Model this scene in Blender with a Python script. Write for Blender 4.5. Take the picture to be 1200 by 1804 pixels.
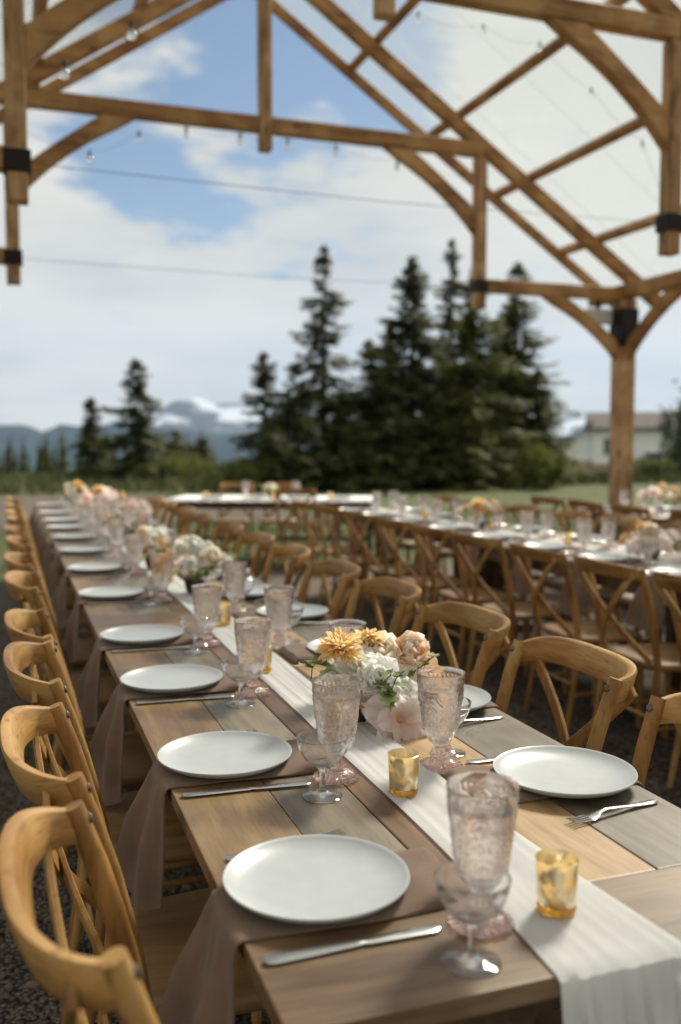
import bpy, bmesh, math, random
import numpy as np
from mathutils import Vector, Matrix, Euler, Quaternion, noise as mnoise
R = math.radians
rnd = random.Random(7)
for o in list(bpy.data.objects): bpy.data.objects.remove(o)
S = bpy.context.scene
COL = S.collection

# ------------------------------------------------------------------ camera, light, exposure
CAM_H = 1.41
cam = bpy.data.cameras.new('camera'); camo = bpy.data.objects.new('camera', cam); COL.objects.link(camo)
camo.location = (0, 0, CAM_H)
camo.rotation_euler = (R(90 - 4.203), 0, R(-19.5))
cam.sensor_fit = 'VERTICAL'; cam.sensor_height = 36; cam.sensor_width = 24
cam.lens = 36 * 1660 / 1804
cam.clip_start = .05; cam.clip_end = 40000
cam.dof.use_dof = True; cam.dof.focus_distance = 1.88; cam.dof.aperture_fstop = 2.1
S.camera = camo
S.view_settings.view_transform = 'Standard'; S.view_settings.look = 'None'
S.view_settings.gamma = 1; S.view_settings.use_curve_mapping = False
S.view_settings.exposure = 0.86
S.render.engine = 'CYCLES'
S.cycles.max_bounces = 16; S.cycles.transmission_bounces = 16; S.cycles.transparent_max_bounces = 32
S.cycles.diffuse_bounces = 4; S.cycles.glossy_bounces = 4; S.cycles.volume_bounces = 0
S.cycles.sample_clamp_indirect = 6
SUN_AZ, SUN_EL = 52.0, 42.0          # azimuth from +Y towards +X
sun = bpy.data.lights.new('sun', 'SUN'); suno = bpy.data.objects.new('sun', sun); COL.objects.link(suno)
sun.energy = 4.5; sun.angle = R(14); sun.color = (1, .93, .80)
sd = Vector((math.sin(R(SUN_AZ)) * math.cos(R(SUN_EL)), math.cos(R(SUN_AZ)) * math.cos(R(SUN_EL)), math.sin(R(SUN_EL))))
suno.rotation_euler = sd.to_track_quat('Z', 'Y').to_euler()
suno.location = (20, 20, 30)

def N(t, typ, **kw):
    n = t.nodes.new(typ)
    for k, v in kw.items(): setattr(n, k, v)
    return n
def math_node(t, op, a, b=None, c=None):
    n = N(t, 'ShaderNodeMath', operation=op)
    for i, v in enumerate((a, b, c)):
        if v is None: continue
        if isinstance(v, (int, float)): n.inputs[i].default_value = v
        else: t.links.new(v, n.inputs[i])
    return n.outputs[0]
def smooth(t, v, a, b):
    n = N(t, 'ShaderNodeMapRange', interpolation_type='SMOOTHSTEP')
    t.links.new(v, n.inputs[0]); n.inputs[1].default_value = a; n.inputs[2].default_value = b
    return n.outputs[0]
def mixc(t, f, a, b):
    n = N(t, 'ShaderNodeMix', data_type='RGBA')
    for i, v in ((0, f), (6, a), (7, b)):
        if isinstance(v, (int, float)): n.inputs[i].default_value = v
        elif isinstance(v, tuple): n.inputs[i].default_value = (*v[:3], 1)
        else: t.links.new(v, n.inputs[i])
    return n.outputs[2]

W = bpy.data.worlds.new('World'); S.world = W; W.use_nodes = True
t = W.node_tree; t.nodes.clear()
sky = N(t, 'ShaderNodeTexSky', sky_type='NISHITA'); sky.sun_disc = False
sky.sun_elevation = R(SUN_EL); sky.sun_rotation = R(SUN_AZ); sky.air_density = 1.0; sky.dust_density = .6; sky.ozone_density = 1.2
tc = N(t, 'ShaderNodeTexCoord'); sx = N(t, 'ShaderNodeSeparateXYZ'); t.links.new(tc.outputs['Generated'], sx.inputs[0])
zz = math_node(t, 'MAXIMUM', sx.outputs[2], 0.0); zd = math_node(t, 'ADD', zz, .16)
px = math_node(t, 'DIVIDE', sx.outputs[0], zd); py = math_node(t, 'DIVIDE', sx.outputs[1], zd)
cv = N(t, 'ShaderNodeCombineXYZ'); t.links.new(px, cv.inputs[0]); t.links.new(py, cv.inputs[1]); cv.inputs[2].default_value = 3.7
def cloud_noise(scale, detail, off, rough=.55):
    m = N(t, 'ShaderNodeMapping'); t.links.new(cv.outputs[0], m.inputs[0]); m.inputs[1].default_value = off
    n = N(t, 'ShaderNodeTexNoise'); n.inputs['Scale'].default_value = scale; n.inputs['Detail'].default_value = detail; n.inputs['Roughness'].default_value = rough
    t.links.new(m.outputs[0], n.inputs['Vector']); return n.outputs['Fac']
n1 = cloud_noise(2.2, 9, (1.3, .4, 0), .58); n2 = cloud_noise(1.1, 5, (7.3, 2.4, 1))
def gap(az, el, wide, tight):
    d = N(t, 'ShaderNodeVectorMath', operation='DOT_PRODUCT'); t.links.new(tc.outputs['Generated'], d.inputs[0])
    d.inputs[1].default_value = (math.sin(R(az)) * math.cos(R(el)), math.cos(R(az)) * math.cos(R(el)), math.sin(R(el)))
    return smooth(t, d.outputs['Value'], math.cos(R(wide)), math.cos(R(tight)))
gaps = math_node(t, 'MAXIMUM', gap(14, 21, 15, 3), gap(285, 35, 22, 5))
dens = math_node(t, 'SUBTRACT', math_node(t, 'ADD', n1, .16), math_node(t, 'MULTIPLY', gaps, .26))
dens = math_node(t, 'ADD', dens, math_node(t, 'MULTIPLY', math_node(t, 'SUBTRACT', 1.0, smooth(t, zz, .02, .2)), .12))
cl = smooth(t, dens, .42, .56)
shade = smooth(t, n2, .30, .66)
ccol = mixc(t, shade, (3.4, 3.4, 3.25), (4.6, 4.42, 3.85))
skyc = N(t, 'ShaderNodeVectorMath', operation='MULTIPLY'); t.links.new(sky.outputs[0], skyc.inputs[0]); skyc.inputs[1].default_value = (.37, .425, .455)
final = mixc(t, cl, skyc.outputs[0], ccol)
bg = N(t, 'ShaderNodeBackground'); bg.inputs[1].default_value = .1; t.links.new(final, bg.inputs[0])
out = N(t, 'ShaderNodeOutputWorld'); t.links.new(bg.outputs[0], out.inputs[0])

# ------------------------------------------------------------------ mesh helpers
class MB:
    def __init__(s): s.v = []; s.f = []; s.m = []; s.cur = 0
    def add(s, vs, fs):
        b = len(s.v); s.v += [tuple(v) for v in vs]; s.f += [tuple(i + b for i in f) for f in fs]; s.m += [s.cur] * len(fs); return s
    def grid(s, pts, cu=False, cv=False):        # pts[i][j]
        n = len(pts); m = len(pts[0]); vs = [p for r in pts for p in r]; fs = []
        for i in range(n - (0 if cu else 1)):
            for j in range(m - (0 if cv else 1)):
                a, b = i, (i + 1) % n; c, d = j, (j + 1) % m
                fs.append((a * m + c, b * m + c, b * m + d, a * m + d))
        return s.add(vs, fs)
    def loft(s, secs, caps=True):                # closed sections
        n = len(secs); m = len(secs[0]); vs = [p for r in secs for p in r]; fs = []
        for i in range(n - 1):
            for j in range(m):
                k = (j + 1) % m; fs.append((i * m + j, i * m + k, (i + 1) * m + k, (i + 1) * m + j))
        if caps: fs.append(tuple(range(m))[::-1]); fs.append(tuple((n - 1) * m + j for j in range(m)))
        return s.add(vs, fs)
    def tube(s, path, rad, seg=10, caps=True, squash=1.0):
        P = [Vector(p) for p in path]; rad = rad if isinstance(rad, (list, tuple)) else [rad] * len(P); secs = []
        up = None
        for i, p in enumerate(P):
            d = (P[min(i + 1, len(P) - 1)] - P[max(i - 1, 0)]).normalized()
            if up is None:
                a = Vector((0, 0, 1)) if abs(d.z) < .9 else Vector((1, 0, 0)); up = (a - d * a.dot(d)).normalized()
            else: up = (up - d * up.dot(d)).normalized()
            q = d.cross(up)
            secs.append([p + (up * math.cos(2 * math.pi * k / seg) + q * math.sin(2 * math.pi * k / seg) * squash) * rad[i] for k in range(seg)])
        return s.loft(secs, caps)
    def lathe(s, prof, seg=32, fn=None, close=False):  # prof (r,z)
        rows = []
        for (r, z) in prof:
            row = []
            for k in range(seg):
                a = 2 * math.pi * k / seg; rr, zz_ = (fn(r, z, a) if fn else (r, z))
                row.append((rr * math.cos(a), rr * math.sin(a), zz_))
            rows.append(row)
        return s.grid(rows, cu=close, cv=True)
    def box(s, a, b):
        (x0, y0, z0), (x1, y1, z1) = a, b
        return s.add([(x0, y0, z0), (x1, y0, z0), (x1, y1, z0), (x0, y1, z0), (x0, y0, z1), (x1, y0, z1), (x1, y1, z1), (x0, y1, z1)],
                     [(3, 2, 1, 0), (4, 5, 6, 7), (0, 1, 5, 4), (1, 2, 6, 5), (2, 3, 7, 6), (3, 0, 4, 7)])
    def prism(s, poly, axis_vec):                # polygon of 3d points pushed along a vector
        n = len(poly); w = Vector(axis_vec); P = [Vector(p) for p in poly]
        return s.add(P + [p + w for p in P], [tuple(range(n))[::-1], tuple(range(n, 2 * n))] + [(i, (i + 1) % n, n + (i + 1) % n, n + i) for i in range(n)])
    def mesh(s, name, mats, smooth_=True, bevel=0, bseg=2, fix=True):
        me = bpy.data.meshes.new(name); me.from_pydata(s.v, [], s.f); me.update()
        mats = mats if isinstance(mats, (list, tuple)) else [mats]
        for m_ in mats: me.materials.append(m_)
        if any(s.m): me.polygons.foreach_set('material_index', s.m)
        if fix or bevel:
            bm = bmesh.new(); bm.from_mesh(me)
            if fix: bmesh.ops.remove_doubles(bm, verts=bm.verts, dist=1e-6); bmesh.ops.recalc_face_normals(bm, faces=bm.faces)
            if bevel: bmesh.ops.bevel(bm, geom=[e for e in bm.edges if e.is_manifold and e.calc_face_angle(0) > .5], offset=bevel, segments=bseg, affect='EDGES', profile=.6, clamp_overlap=True)
            bm.to_mesh(me); bm.free()
        if smooth_:
            me.polygons.foreach_set('use_smooth', [True] * len(me.polygons))
            try: me.set_sharp_from_angle(angle=R(45))
            except Exception: pass
        me.update(); return me
    def build(s, name, mats, parent=None, **kw):
        o = bpy.data.objects.new(name, s.mesh(name, mats, **kw)); COL.objects.link(o)
        if parent: o.parent = parent
        return o
def tag(o, label=None, cat=None, group=None, kind=None):
    if label: o['label'] = label
    if cat: o['category'] = cat
    if group: o['group'] = group
    if kind: o['kind'] = kind
    return o
def empty(name, loc=(0, 0, 0), rz=0):
    o = bpy.data.objects.new(name, None); COL.objects.link(o); o.location = loc; o.rotation_euler = (0, 0, rz); o.empty_display_size = .1; return o
def copy_tree(o, parent=None):
    c = o.copy(); COL.objects.link(c)
    if parent: c.parent = parent
    for ch in o.children: copy_tree(ch, c)
    return c
used = {}
def inst(proto, loc, rz, label, cat, group):
    """first use takes the prototype itself, later uses copy it with its parts"""
    if proto.name not in used: used[proto.name] = 1; o = proto
    else: o = copy_tree(proto)
    o.location = loc; o.rotation_euler = (0, 0, rz)
    return tag(o, label, cat, group)
def child(name, me, parent, loc=(0, 0, 0), rot=None, sc=None):
    o = bpy.data.objects.new(name, me); COL.objects.link(o); o.parent = parent; o.location = loc
    if rot is not None:
        if isinstance(rot, Quaternion): o.rotation_mode = 'QUATERNION'; o.rotation_quaternion = rot
        else: o.rotation_euler = rot
    if sc is not None: o.scale = sc if isinstance(sc, tuple) else (sc, sc, sc)
    return o
ORD = ['nearest', 'second', 'third', 'fourth', 'fifth', 'sixth', 'seventh', 'eighth', 'ninth', 'tenth', 'eleventh', 'twelfth', 'thirteenth']

# ------------------------------------------------------------------ materials
def new_mat(name):
    m = bpy.data.materials.new(name); m.use_nodes = True; t = m.node_tree
    return m, t, t.nodes['Principled BSDF']
def simple(name, col, rough=.5, metal=0, spec=.5, sheen=0, vary=0, vscale=8, bump=0, bscale=60):
    m, t, b = new_mat(name)
    b.inputs['Base Color'].default_value = (*col, 1); b.inputs['Roughness'].default_value = rough; b.inputs['Metallic'].default_value = metal
    b.inputs['Specular IOR Level'].default_value = spec
    if sheen: b.inputs['Sheen Weight'].default_value = sheen
    if vary or bump:
        tc = N(t, 'ShaderNodeTexCoord')
    if vary:
        n = N(t, 'ShaderNodeTexNoise'); n.inputs['Scale'].default_value = vscale; n.inputs['Detail'].default_value = 5; t.links.new(tc.outputs['Object'], n.inputs['Vector'])
        lo = tuple(c * (1 - vary) for c in col); hi = tuple(min(1, c * (1 + vary)) for c in col)
        t.links.new(mixc(t, smooth(t, n.outputs['Fac'], .3, .7), lo, hi), b.inputs['Base Color'])
    if bump:
        n = N(t, 'ShaderNodeTexNoise'); n.inputs['Scale'].default_value = bscale; n.inputs['Detail'].default_value = 4; t.links.new(tc.outputs['Object'], n.inputs['Vector'])
        bp = N(t, 'ShaderNodeBump'); bp.inputs['Strength'].default_value = bump; bp.inputs['Distance'].default_value = .002
        t.links.new(n.outputs['Fac'], bp.inputs['Height']); t.links.new(bp.outputs[0], b.inputs['Normal'])
    return m
def wood(name, dark, mid, light, stretch=(30, 3, 30), rough=.42, spec=.5, knots=.5, bump=.25, tint=.12, weather=0.0, lines=.35):
    """grain runs along the axis whose stretch is smallest"""
    m, t, b = new_mat(name)
    tc = N(t, 'ShaderNodeTexCoord'); oi = N(t, 'ShaderNodeObjectInfo')
    off = N(t, 'ShaderNodeVectorMath', operation='SCALE'); off.inputs[0].default_value = (13.1, 7.7, 5.3); t.links.new(oi.outputs['Random'], off.inputs['Scale'])
    ad = N(t, 'ShaderNodeVectorMath', operation='ADD'); t.links.new(tc.outputs['Object'], ad.inputs[0]); t.links.new(off.outputs[0], ad.inputs[1])
    wn = N(t, 'ShaderNodeTexNoise'); wn.inputs['Scale'].default_value = 2.2; wn.inputs['Detail'].default_value = 2; t.links.new(ad.outputs[0], wn.inputs['Vector'])
    wv = N(t, 'ShaderNodeVectorMath', operation='SCALE'); wv.inputs['Scale'].default_value = .10 * knots; t.links.new(wn.outputs['Color'], wv.inputs[0])
    ad2 = N(t, 'ShaderNodeVectorMath', operation='ADD'); t.links.new(ad.outputs[0], ad2.inputs[0]); t.links.new(wv.outputs[0], ad2.inputs[1])
    mp = N(t, 'ShaderNodeMapping'); mp.inputs['Scale'].default_value = stretch; t.links.new(ad2.outputs[0], mp.inputs[0])
    n1 = N(t, 'ShaderNodeTexNoise'); n1.inputs['Scale'].default_value = 1.0; n1.inputs['Detail'].default_value = 7; n1.inputs['Roughness'].default_value = .62; t.links.new(mp.outputs[0], n1.inputs['Vector'])
    mp2 = N(t, 'ShaderNodeMapping'); mp2.inputs['Scale'].default_value = tuple(s * 6 for s in stretch); t.links.new(ad2.outputs[0], mp2.inputs[0])
    n2 = N(t, 'ShaderNodeTexNoise'); n2.inputs['Scale'].default_value = 1.0; n2.inputs['Detail'].default_value = 3; t.links.new(mp2.outputs[0], n2.inputs['Vector'])
    n3 = N(t, 'ShaderNodeTexNoise'); n3.inputs['Scale'].default_value = 3.0; n3.inputs['Detail'].default_value = 3; t.links.new(ad.outputs[0], n3.inputs['Vector'])
    c = mixc(t, smooth(t, n1.outputs['Fac'], .30, .68), dark, mid)
    c = mixc(t, math_node(t, 'MULTIPLY', smooth(t, n3.outputs['Fac'], .42, .7), .75), c, light)
    c = mixc(t, math_node(t, 'MULTIPLY', smooth(t, n2.outputs['Fac'], .52, .72), lines), c, dark)
    if weather:
        n4 = N(t, 'ShaderNodeTexNoise'); n4.inputs['Scale'].default_value = 1.0; n4.inputs['Detail'].default_value = 6; n4.inputs['Roughness'].default_value = .7
        mp4 = N(t, 'ShaderNodeMapping'); mp4.inputs['Scale'].default_value = tuple(max(1.2, q * .35) for q in stretch); t.links.new(ad.outputs[0], mp4.inputs[0]); t.links.new(mp4.outputs[0], n4.inputs['Vector'])
        c = mixc(t, math_node(t, 'MULTIPLY', smooth(t, n4.outputs['Fac'], .52, .68), weather), c, tuple(q * .35 for q in dark))
        vk = N(t, 'ShaderNodeTexVoronoi'); vk.inputs['Scale'].default_value = 1.0; mk = N(t, 'ShaderNodeMapping'); mk.inputs['Scale'].default_value = tuple(4.5 if q > 5 else 2.2 for q in stretch); t.links.new(ad2.outputs[0], mk.inputs[0]); t.links.new(mk.outputs[0], vk.inputs['Vector'])
        c = mixc(t, math_node(t, 'MULTIPLY', smooth(t, vk.outputs['Distance'], .16, .06), .8), c, tuple(q * .4 for q in dark))
    hs = N(t, 'ShaderNodeHueSaturation'); t.links.new(c, hs.inputs['Color'])
    t.links.new(math_node(t, 'ADD', math_node(t, 'MULTIPLY', oi.outputs['Random'], 2 * tint), 1 - tint), hs.inputs['Value'])
    t.links.new(hs.outputs[0], b.inputs['Base Color'])
    t.links.new(math_node(t, 'ADD', math_node(t, 'MULTIPLY', n1.outputs['Fac'], .25), rough - .12), b.inputs['Roughness'])
    b.inputs['Specular IOR Level'].default_value = spec
    bp = N(t, 'ShaderNodeBump'); bp.inputs['Strength'].default_value = bump; bp.inputs['Distance'].default_value = .002
    t.links.new(n1.outputs['Fac'], bp.inputs['Height']); t.links.new(bp.outputs[0], b.inputs['Normal'])
    return m
M = {}
M['chair'] = wood('chair_wood', (.185, .078, .017), (.385, .205, .056), (.51, .315, .112), stretch=(20, 20, 4), rough=.52, spec=.35, tint=.18, bump=.4, lines=.6)
M['rail'] = wood('chair_rail_wood', (.185, .078, .017), (.385, .205, .056), (.51, .315, .112), stretch=(7, 4, 34), rough=.52, spec=.35, tint=.18, bump=.4, lines=.6)
M['seat'] = wood('seat_wood', (.19, .10, .035), (.32, .185, .07), (.40, .25, .11), stretch=(4, 26, 26), rough=.5, bump=.4)
M['plank_tan'] = wood('plank_tan', (.10, .052, .019), (.215, .128, .052), (.29, .195, .095), stretch=(34, 2.6, 34), rough=.43, weather=.35, tint=.16)
M['plank_grey'] = wood('plank_grey', (.105, .078, .050), (.192, .158, .108), (.26, .222, .165), stretch=(34, 2.6, 34), rough=.43, weather=.35, tint=.16)
M['plank_honey'] = wood('plank_honey', (.24, .135, .052), (.40, .25, .11), (.46, .32, .165), stretch=(34, 2.6, 34), rough=.43, weather=.35, tint=.16)
M['plank_dark'] = wood('plank_dark', (.06, .028, .013), (.135, .068, .032), (.21, .12, .06), stretch=(34, 2.6, 34), rough=.43, weather=.35, tint=.16)
M['plank_end'] = wood('plank_end', (.085, .044, .018), (.175, .105, .050), (.255, .175, .10), stretch=(2.6, 34, 34), rough=.43, weather=.35, tint=.16)
M['underframe'] = wood('underframe_wood', (.05, .025, .012), (.10, .052, .024), (.14, .08, .04), stretch=(30, 30, 4), rough=.55)
M['timber_x'] = wood('timber_x', (.20, .095, .033), (.44, .24, .088), (.55, .345, .15), stretch=(1.6, 16, 16), rough=.6, spec=.3, weather=.55)
M['timber_y'] = wood('timber_y', (.20, .095, .033), (.44, .24, .088), (.55, .345, .15), stretch=(16, 1.6, 16), rough=.6, spec=.3, weather=.55)
M['timber_z'] = wood('timber_z', (.20, .105, .045), (.50, .30, .135), (.62, .42, .22), stretch=(16, 16, 1.6), rough=.6, spec=.3, weather=.75)
M['iron'] = simple('dark_iron', (.022, .016, .014), .55, .6)
M['bolt'] = simple('bolt_metal', (.16, .13, .10), .4, .9)
M['steel'] = simple('cutlery_steel', (.56, .56, .55), .24, 1, bump=.05, bscale=40)
M['china'] = simple('white_china', (.47, .495, .505), .33, 0, .5, vary=.03, vscale=30, bump=.03, bscale=30)
M['napkin'] = None
M['black'] = simple('black_pot', (.02, .018, .016), .4)
M['cable'] = simple('cable_rubber', (.03, .03, .03), .6)
def cloth(name, col, trans=0.0, weave=900, var=.12, alpha=0.0, slub=0.0):
    m, t, b = new_mat(name)
    tc = N(t, 'ShaderNodeTexCoord')
    n = N(t, 'ShaderNodeTexNoise'); n.inputs['Scale'].default_value = 14; n.inputs['Detail'].default_value = 6; t.links.new(tc.outputs['Object'], n.inputs['Vector'])
    c = mixc(t, smooth(t, n.outputs['Fac'], .3, .7), tuple(x * (1 - var) for x in col), tuple(min(1, x * (1 + var)) for x in col))
    sl = N(t, 'ShaderNodeTexNoise'); sm = N(t, 'ShaderNodeMapping'); sm.inputs['Scale'].default_value = (120, 9, 420); t.links.new(tc.outputs['Object'], sm.inputs[0]); t.links.new(sm.outputs[0], sl.inputs['Vector']); sl.inputs['Detail'].default_value = 3
    c = mixc(t, math_node(t, 'MULTIPLY', smooth(t, sl.outputs['Fac'], .5, .72), slub), c, tuple(min(1, x * 1.7) for x in col))
    t.links.new(c, b.inputs['Base Color']); b.inputs['Roughness'].default_value = .9; b.inputs['Specular IOR Level'].default_value = .15; b.inputs['Sheen Weight'].default_value = .15
    w = N(t, 'ShaderNodeTexNoise'); w.inputs['Scale'].default_value = 700; t.links.new(tc.outputs['Object'], w.inputs['Vector'])
    w2 = N(t, 'ShaderNodeTexNoise'); mp = N(t, 'ShaderNodeMapping'); mp.inputs['Scale'].default_value = (90, 340, 340); t.links.new(tc.outputs['Object'], mp.inputs[0]); t.links.new(mp.outputs[0], w2.inputs['Vector'])
    bp = N(t, 'ShaderNodeBump'); bp.inputs['Strength'].default_value = .3; bp.inputs['Distance'].default_value = .001
    t.links.new(math_node(t, 'ADD', math_node(t, 'MULTIPLY', w.outputs['Fac'], .5), w2.outputs['Fac']), bp.inputs['Height']); t.links.new(bp.outputs[0], b.inputs['Normal'])
    o = t.nodes['Material Output']; sh = b.outputs[0]
    if trans:
        tr = N(t, 'ShaderNodeBsdfTranslucent'); t.links.new(c, tr.inputs[0]); mx = N(t, 'ShaderNodeMixShader'); mx.inputs[0].default_value = trans
        t.links.new(sh, mx.inputs[1]); t.links.new(tr.outputs[0], mx.inputs[2]); sh = mx.outputs[0]
    if alpha:
        tp = N(t, 'ShaderNodeBsdfTransparent'); mx = N(t, 'ShaderNodeMixShader'); mx.inputs[0].default_value = alpha
        t.links.new(sh, mx.inputs[1]); t.links.new(tp.outputs[0], mx.inputs[2]); sh = mx.outputs[0]
    t.links.new(sh, o.inputs[0]); return m
M['napkin'] = cloth('mauve_linen', (.190, .130, .094), slub=.3)
M['gauze'] = cloth('white_gauze', (.90, .91, .90), trans=.32, alpha=.14, var=.03)
M['whitecloth'] = cloth('white_cloth', (.78, .78, .76), var=.04)
def glass(name, col, rough=.015, ior=1.46, thin=0.0):
    m, t, b = new_mat(name)
    b.inputs['Base Color'].default_value = (*col, 1); b.inputs['Transmission Weight'].default_value = 1; b.inputs['Roughness'].default_value = rough; b.inputs['IOR'].default_value = ior
    if thin:
        tp = N(t, 'ShaderNodeBsdfTransparent'); tp.inputs[0].default_value = (*[c ** .7 for c in col], 1); mx = N(t, 'ShaderNodeMixShader'); mx.inputs[0].default_value = thin
        t.links.new(b.outputs[0], mx.inputs[1]); t.links.new(tp.outputs[0], mx.inputs[2]); t.links.new(mx.outputs[0], t.nodes['Material Output'].inputs[0])
    return m
M['pink_glass'] = glass('pink_glass', (.993, .94, .918), .012, 1.46, .2)
M['pink_foot'] = glass('pink_glass_foot', (.955, .79, .75), .015, 1.46, .12)
M['clear_glass'] = glass('clear_glass', (.985, .995, .99), .005, 1.46, .1)
M['water'] = glass('water', (1, 1, 1), 0, 1.33, .05)
M['bulb'] = glass('bulb_glass', (.95, .95, .93), .05)
# mercury glass votive
m, t, b = new_mat('gold_mercury_glass'); M['mercury'] = m
tc = N(t, 'ShaderNodeTexCoord'); n = N(t, 'ShaderNodeTexNoise'); n.inputs['Scale'].default_value = 42; n.inputs['Detail'].default_value = 6; t.links.new(tc.outputs['Object'], n.inputs['Vector'])
b.inputs['Base Color'].default_value = (.95, .84, .60, 1); b.inputs['Metallic'].default_value = .85; b.inputs['Roughness'].default_value = .3
bp = N(t, 'ShaderNodeBump'); bp.inputs['Strength'].default_value = .25; bp.inputs['Distance'].default_value = .003; t.links.new(n.outputs['Fac'], bp.inputs['Height']); t.links.new(bp.outputs[0], b.inputs['Normal'])
gl = N(t, 'ShaderNodeBsdfGlass'); gl.inputs['Color'].default_value = (1, .86, .55, 1); gl.inputs['Roughness'].default_value = .08
tl = N(t, 'ShaderNodeBsdfTranslucent'); tl.inputs[0].default_value = (.97, .86, .62, 1)
mxa = N(t, 'ShaderNodeMixShader'); mxa.inputs[0].default_value = .5; t.links.new(gl.outputs[0], mxa.inputs[1]); t.links.new(tl.outputs[0], mxa.inputs[2])
mx = N(t, 'ShaderNodeMixShader'); t.links.new(math_node(t, 'MULTIPLY', smooth(t, n.outputs['Fac'], .38, .58), .85), mx.inputs[0]); t.links.new(b.outputs[0], mx.inputs[1]); t.links.new(mxa.outputs[0], mx.inputs[2]); t.links.new(mx.outputs[0], t.nodes['Material Output'].inputs[0])
M['amber'] = glass('amber_glass', (1.0, .60, .10), .05, 1.46, .35)
M['wax'] = simple('candle_wax', (.80, .76, .66), .5)
# clear corrugated roof sheet
m, t, b = new_mat('clear_roof_sheet'); M['sheet'] = m
tp = N(t, 'ShaderNodeBsdfTransparent'); tp.inputs[0].default_value = (.97, .985, .98, 1)
tl = N(t, 'ShaderNodeBsdfTranslucent'); tl.inputs[0].default_value = (.35, .375, .365, 1)
tc = N(t, 'ShaderNodeTexCoord'); n = N(t, 'ShaderNodeTexNoise'); n.inputs['Scale'].default_value = 2; t.links.new(tc.outputs['Object'], n.inputs['Vector'])
mx = N(t, 'ShaderNodeMixShader'); t.links.new(math_node(t, 'ADD', math_node(t, 'MULTIPLY', n.outputs['Fac'], .10), .22), mx.inputs[0]); t.links.new(tp.outputs[0], mx.inputs[1]); t.links.new(tl.outputs[0], mx.inputs[2])
gs = N(t, 'ShaderNodeBsdfGlossy'); gs.inputs['Roughness'].default_value = .15
mx2 = N(t, 'ShaderNodeMixShader'); mx2.inputs[0].default_value = .05; t.links.new(mx.outputs[0], mx2.inputs[1]); t.links.new(gs.outputs[0], mx2.inputs[2]); t.links.new(mx2.outputs[0], t.nodes['Material Output'].inputs[0])
def petal_mat(name, base, tip, trans=.6):
    m, t, b = new_mat(name); tc = N(t, 'ShaderNodeTexCoord'); oi = N(t, 'ShaderNodeObjectInfo')
    s = N(t, 'ShaderNodeSeparateXYZ'); t.links.new(tc.outputs['Generated'], s.inputs[0])
    n = N(t, 'ShaderNodeTexNoise'); n.inputs['Scale'].default_value = 60; t.links.new(tc.outputs['Object'], n.inputs['Vector'])
    f = math_node(t, 'ADD', math_node(t, 'ADD', s.outputs[1], math_node(t, 'MULTIPLY', math_node(t, 'SUBTRACT', n.outputs['Fac'], .5), .5)), math_node(t, 'MULTIPLY', math_node(t, 'SUBTRACT', oi.outputs['Random'], .5), .4))
    c = mixc(t, smooth(t, f, .1, .8), base, tip); t.links.new(c, b.inputs['Base Color']); b.inputs['Roughness'].default_value = .6; b.inputs['Specular IOR Level'].default_value = .25
    tl = N(t, 'ShaderNodeBsdfTranslucent'); t.links.new(c, tl.inputs[0]); mx = N(t, 'ShaderNodeMixShader'); mx.inputs[0].default_value = trans
    t.links.new(b.outputs[0], mx.inputs[1]); t.links.new(tl.outputs[0], mx.inputs[2]); t.links.new(mx.outputs[0], t.nodes['Material Output'].inputs[0]); return m
M['p_gold'] = petal_mat('gold_petal', (.86, .57, .20), (.94, .77, .44))
M['p_peach'] = petal_mat('peach_petal', (.86, .56, .27), (.92, .72, .52))
M['p_cream'] = petal_mat('cream_petal', (.88, .78, .58), (.93, .88, .78))
M['p_white'] = petal_mat('white_petal', (.92, .91, .80), (.97, .97, .95))
M['p_pink'] = petal_mat('pink_petal', (.94, .78, .72), (.96, .90, .88))
M['p_blush'] = petal_mat('blush_petal', (.92, .74, .56), (.94, .89, .84))
M['p_deep'] = petal_mat('deep_blush_petal', (.94, .77, .70), (.95, .89, .86))
M['p_white2'] = petal_mat('blush_white_petal', (.92, .80, .74), (.95, .93, .90))
M['p_red'] = petal_mat('red_fleck', (.55, .03, .05), (.60, .05, .07))
M['leaf'] = petal_mat('ivy_leaf', (.13, .20, .045), (.42, .46, .22), .35)
M['stem'] = simple('green_stem', (.06, .085, .03), .6)
M['twig'] = simple('twig', (.10, .05, .03), .7)

# ------------------------------------------------------------------ ground, valley, hills
def gx(x, y):
    r = math.hypot(x, y); z = 0.0
    if r > 36: z -= 1.0 * (1 - math.cos(min((r - 36) / 60, 1) * math.pi)) * 3
    if r > 60: z -= 130 * (1 - math.cos(min((r - 60) / 1500, 1) * math.pi)) / 2
    if r > 20: z += .12 * mnoise.noise(Vector((x * .11, y * .11, 0))) * min(1, (r - 20) / 12)
    return z
radii = [0, .5, 1, 1.6, 2.4, 3.4, 5, 7, 9, 11, 13, 15, 17, 19, 21, 23, 25, 27, 29, 31, 33, 35, 37, 39, 42, 46, 50, 56, 64, 75, 95, 130, 200, 320, 520, 850, 1400, 2200, 3600, 6000, 8600]
mb = MB(); seg = 144; rows = []
for r in radii: rows.append([(r * math.cos(2 * math.pi * k / seg), r * math.sin(2 * math.pi * k / seg), gx(r * math.cos(2 * math.pi * k / seg), r * math.sin(2 * math.pi * k / seg))) for k in range(seg)])
mb.grid(rows, cv=True)
m, t, b = new_mat('gravel_and_grass'); M['ground'] = m
geo = N(t, 'ShaderNodeNewGeometry'); sp = N(t, 'ShaderNodeSeparateXYZ'); t.links.new(geo.outputs['Position'], sp.inputs[0])
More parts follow.
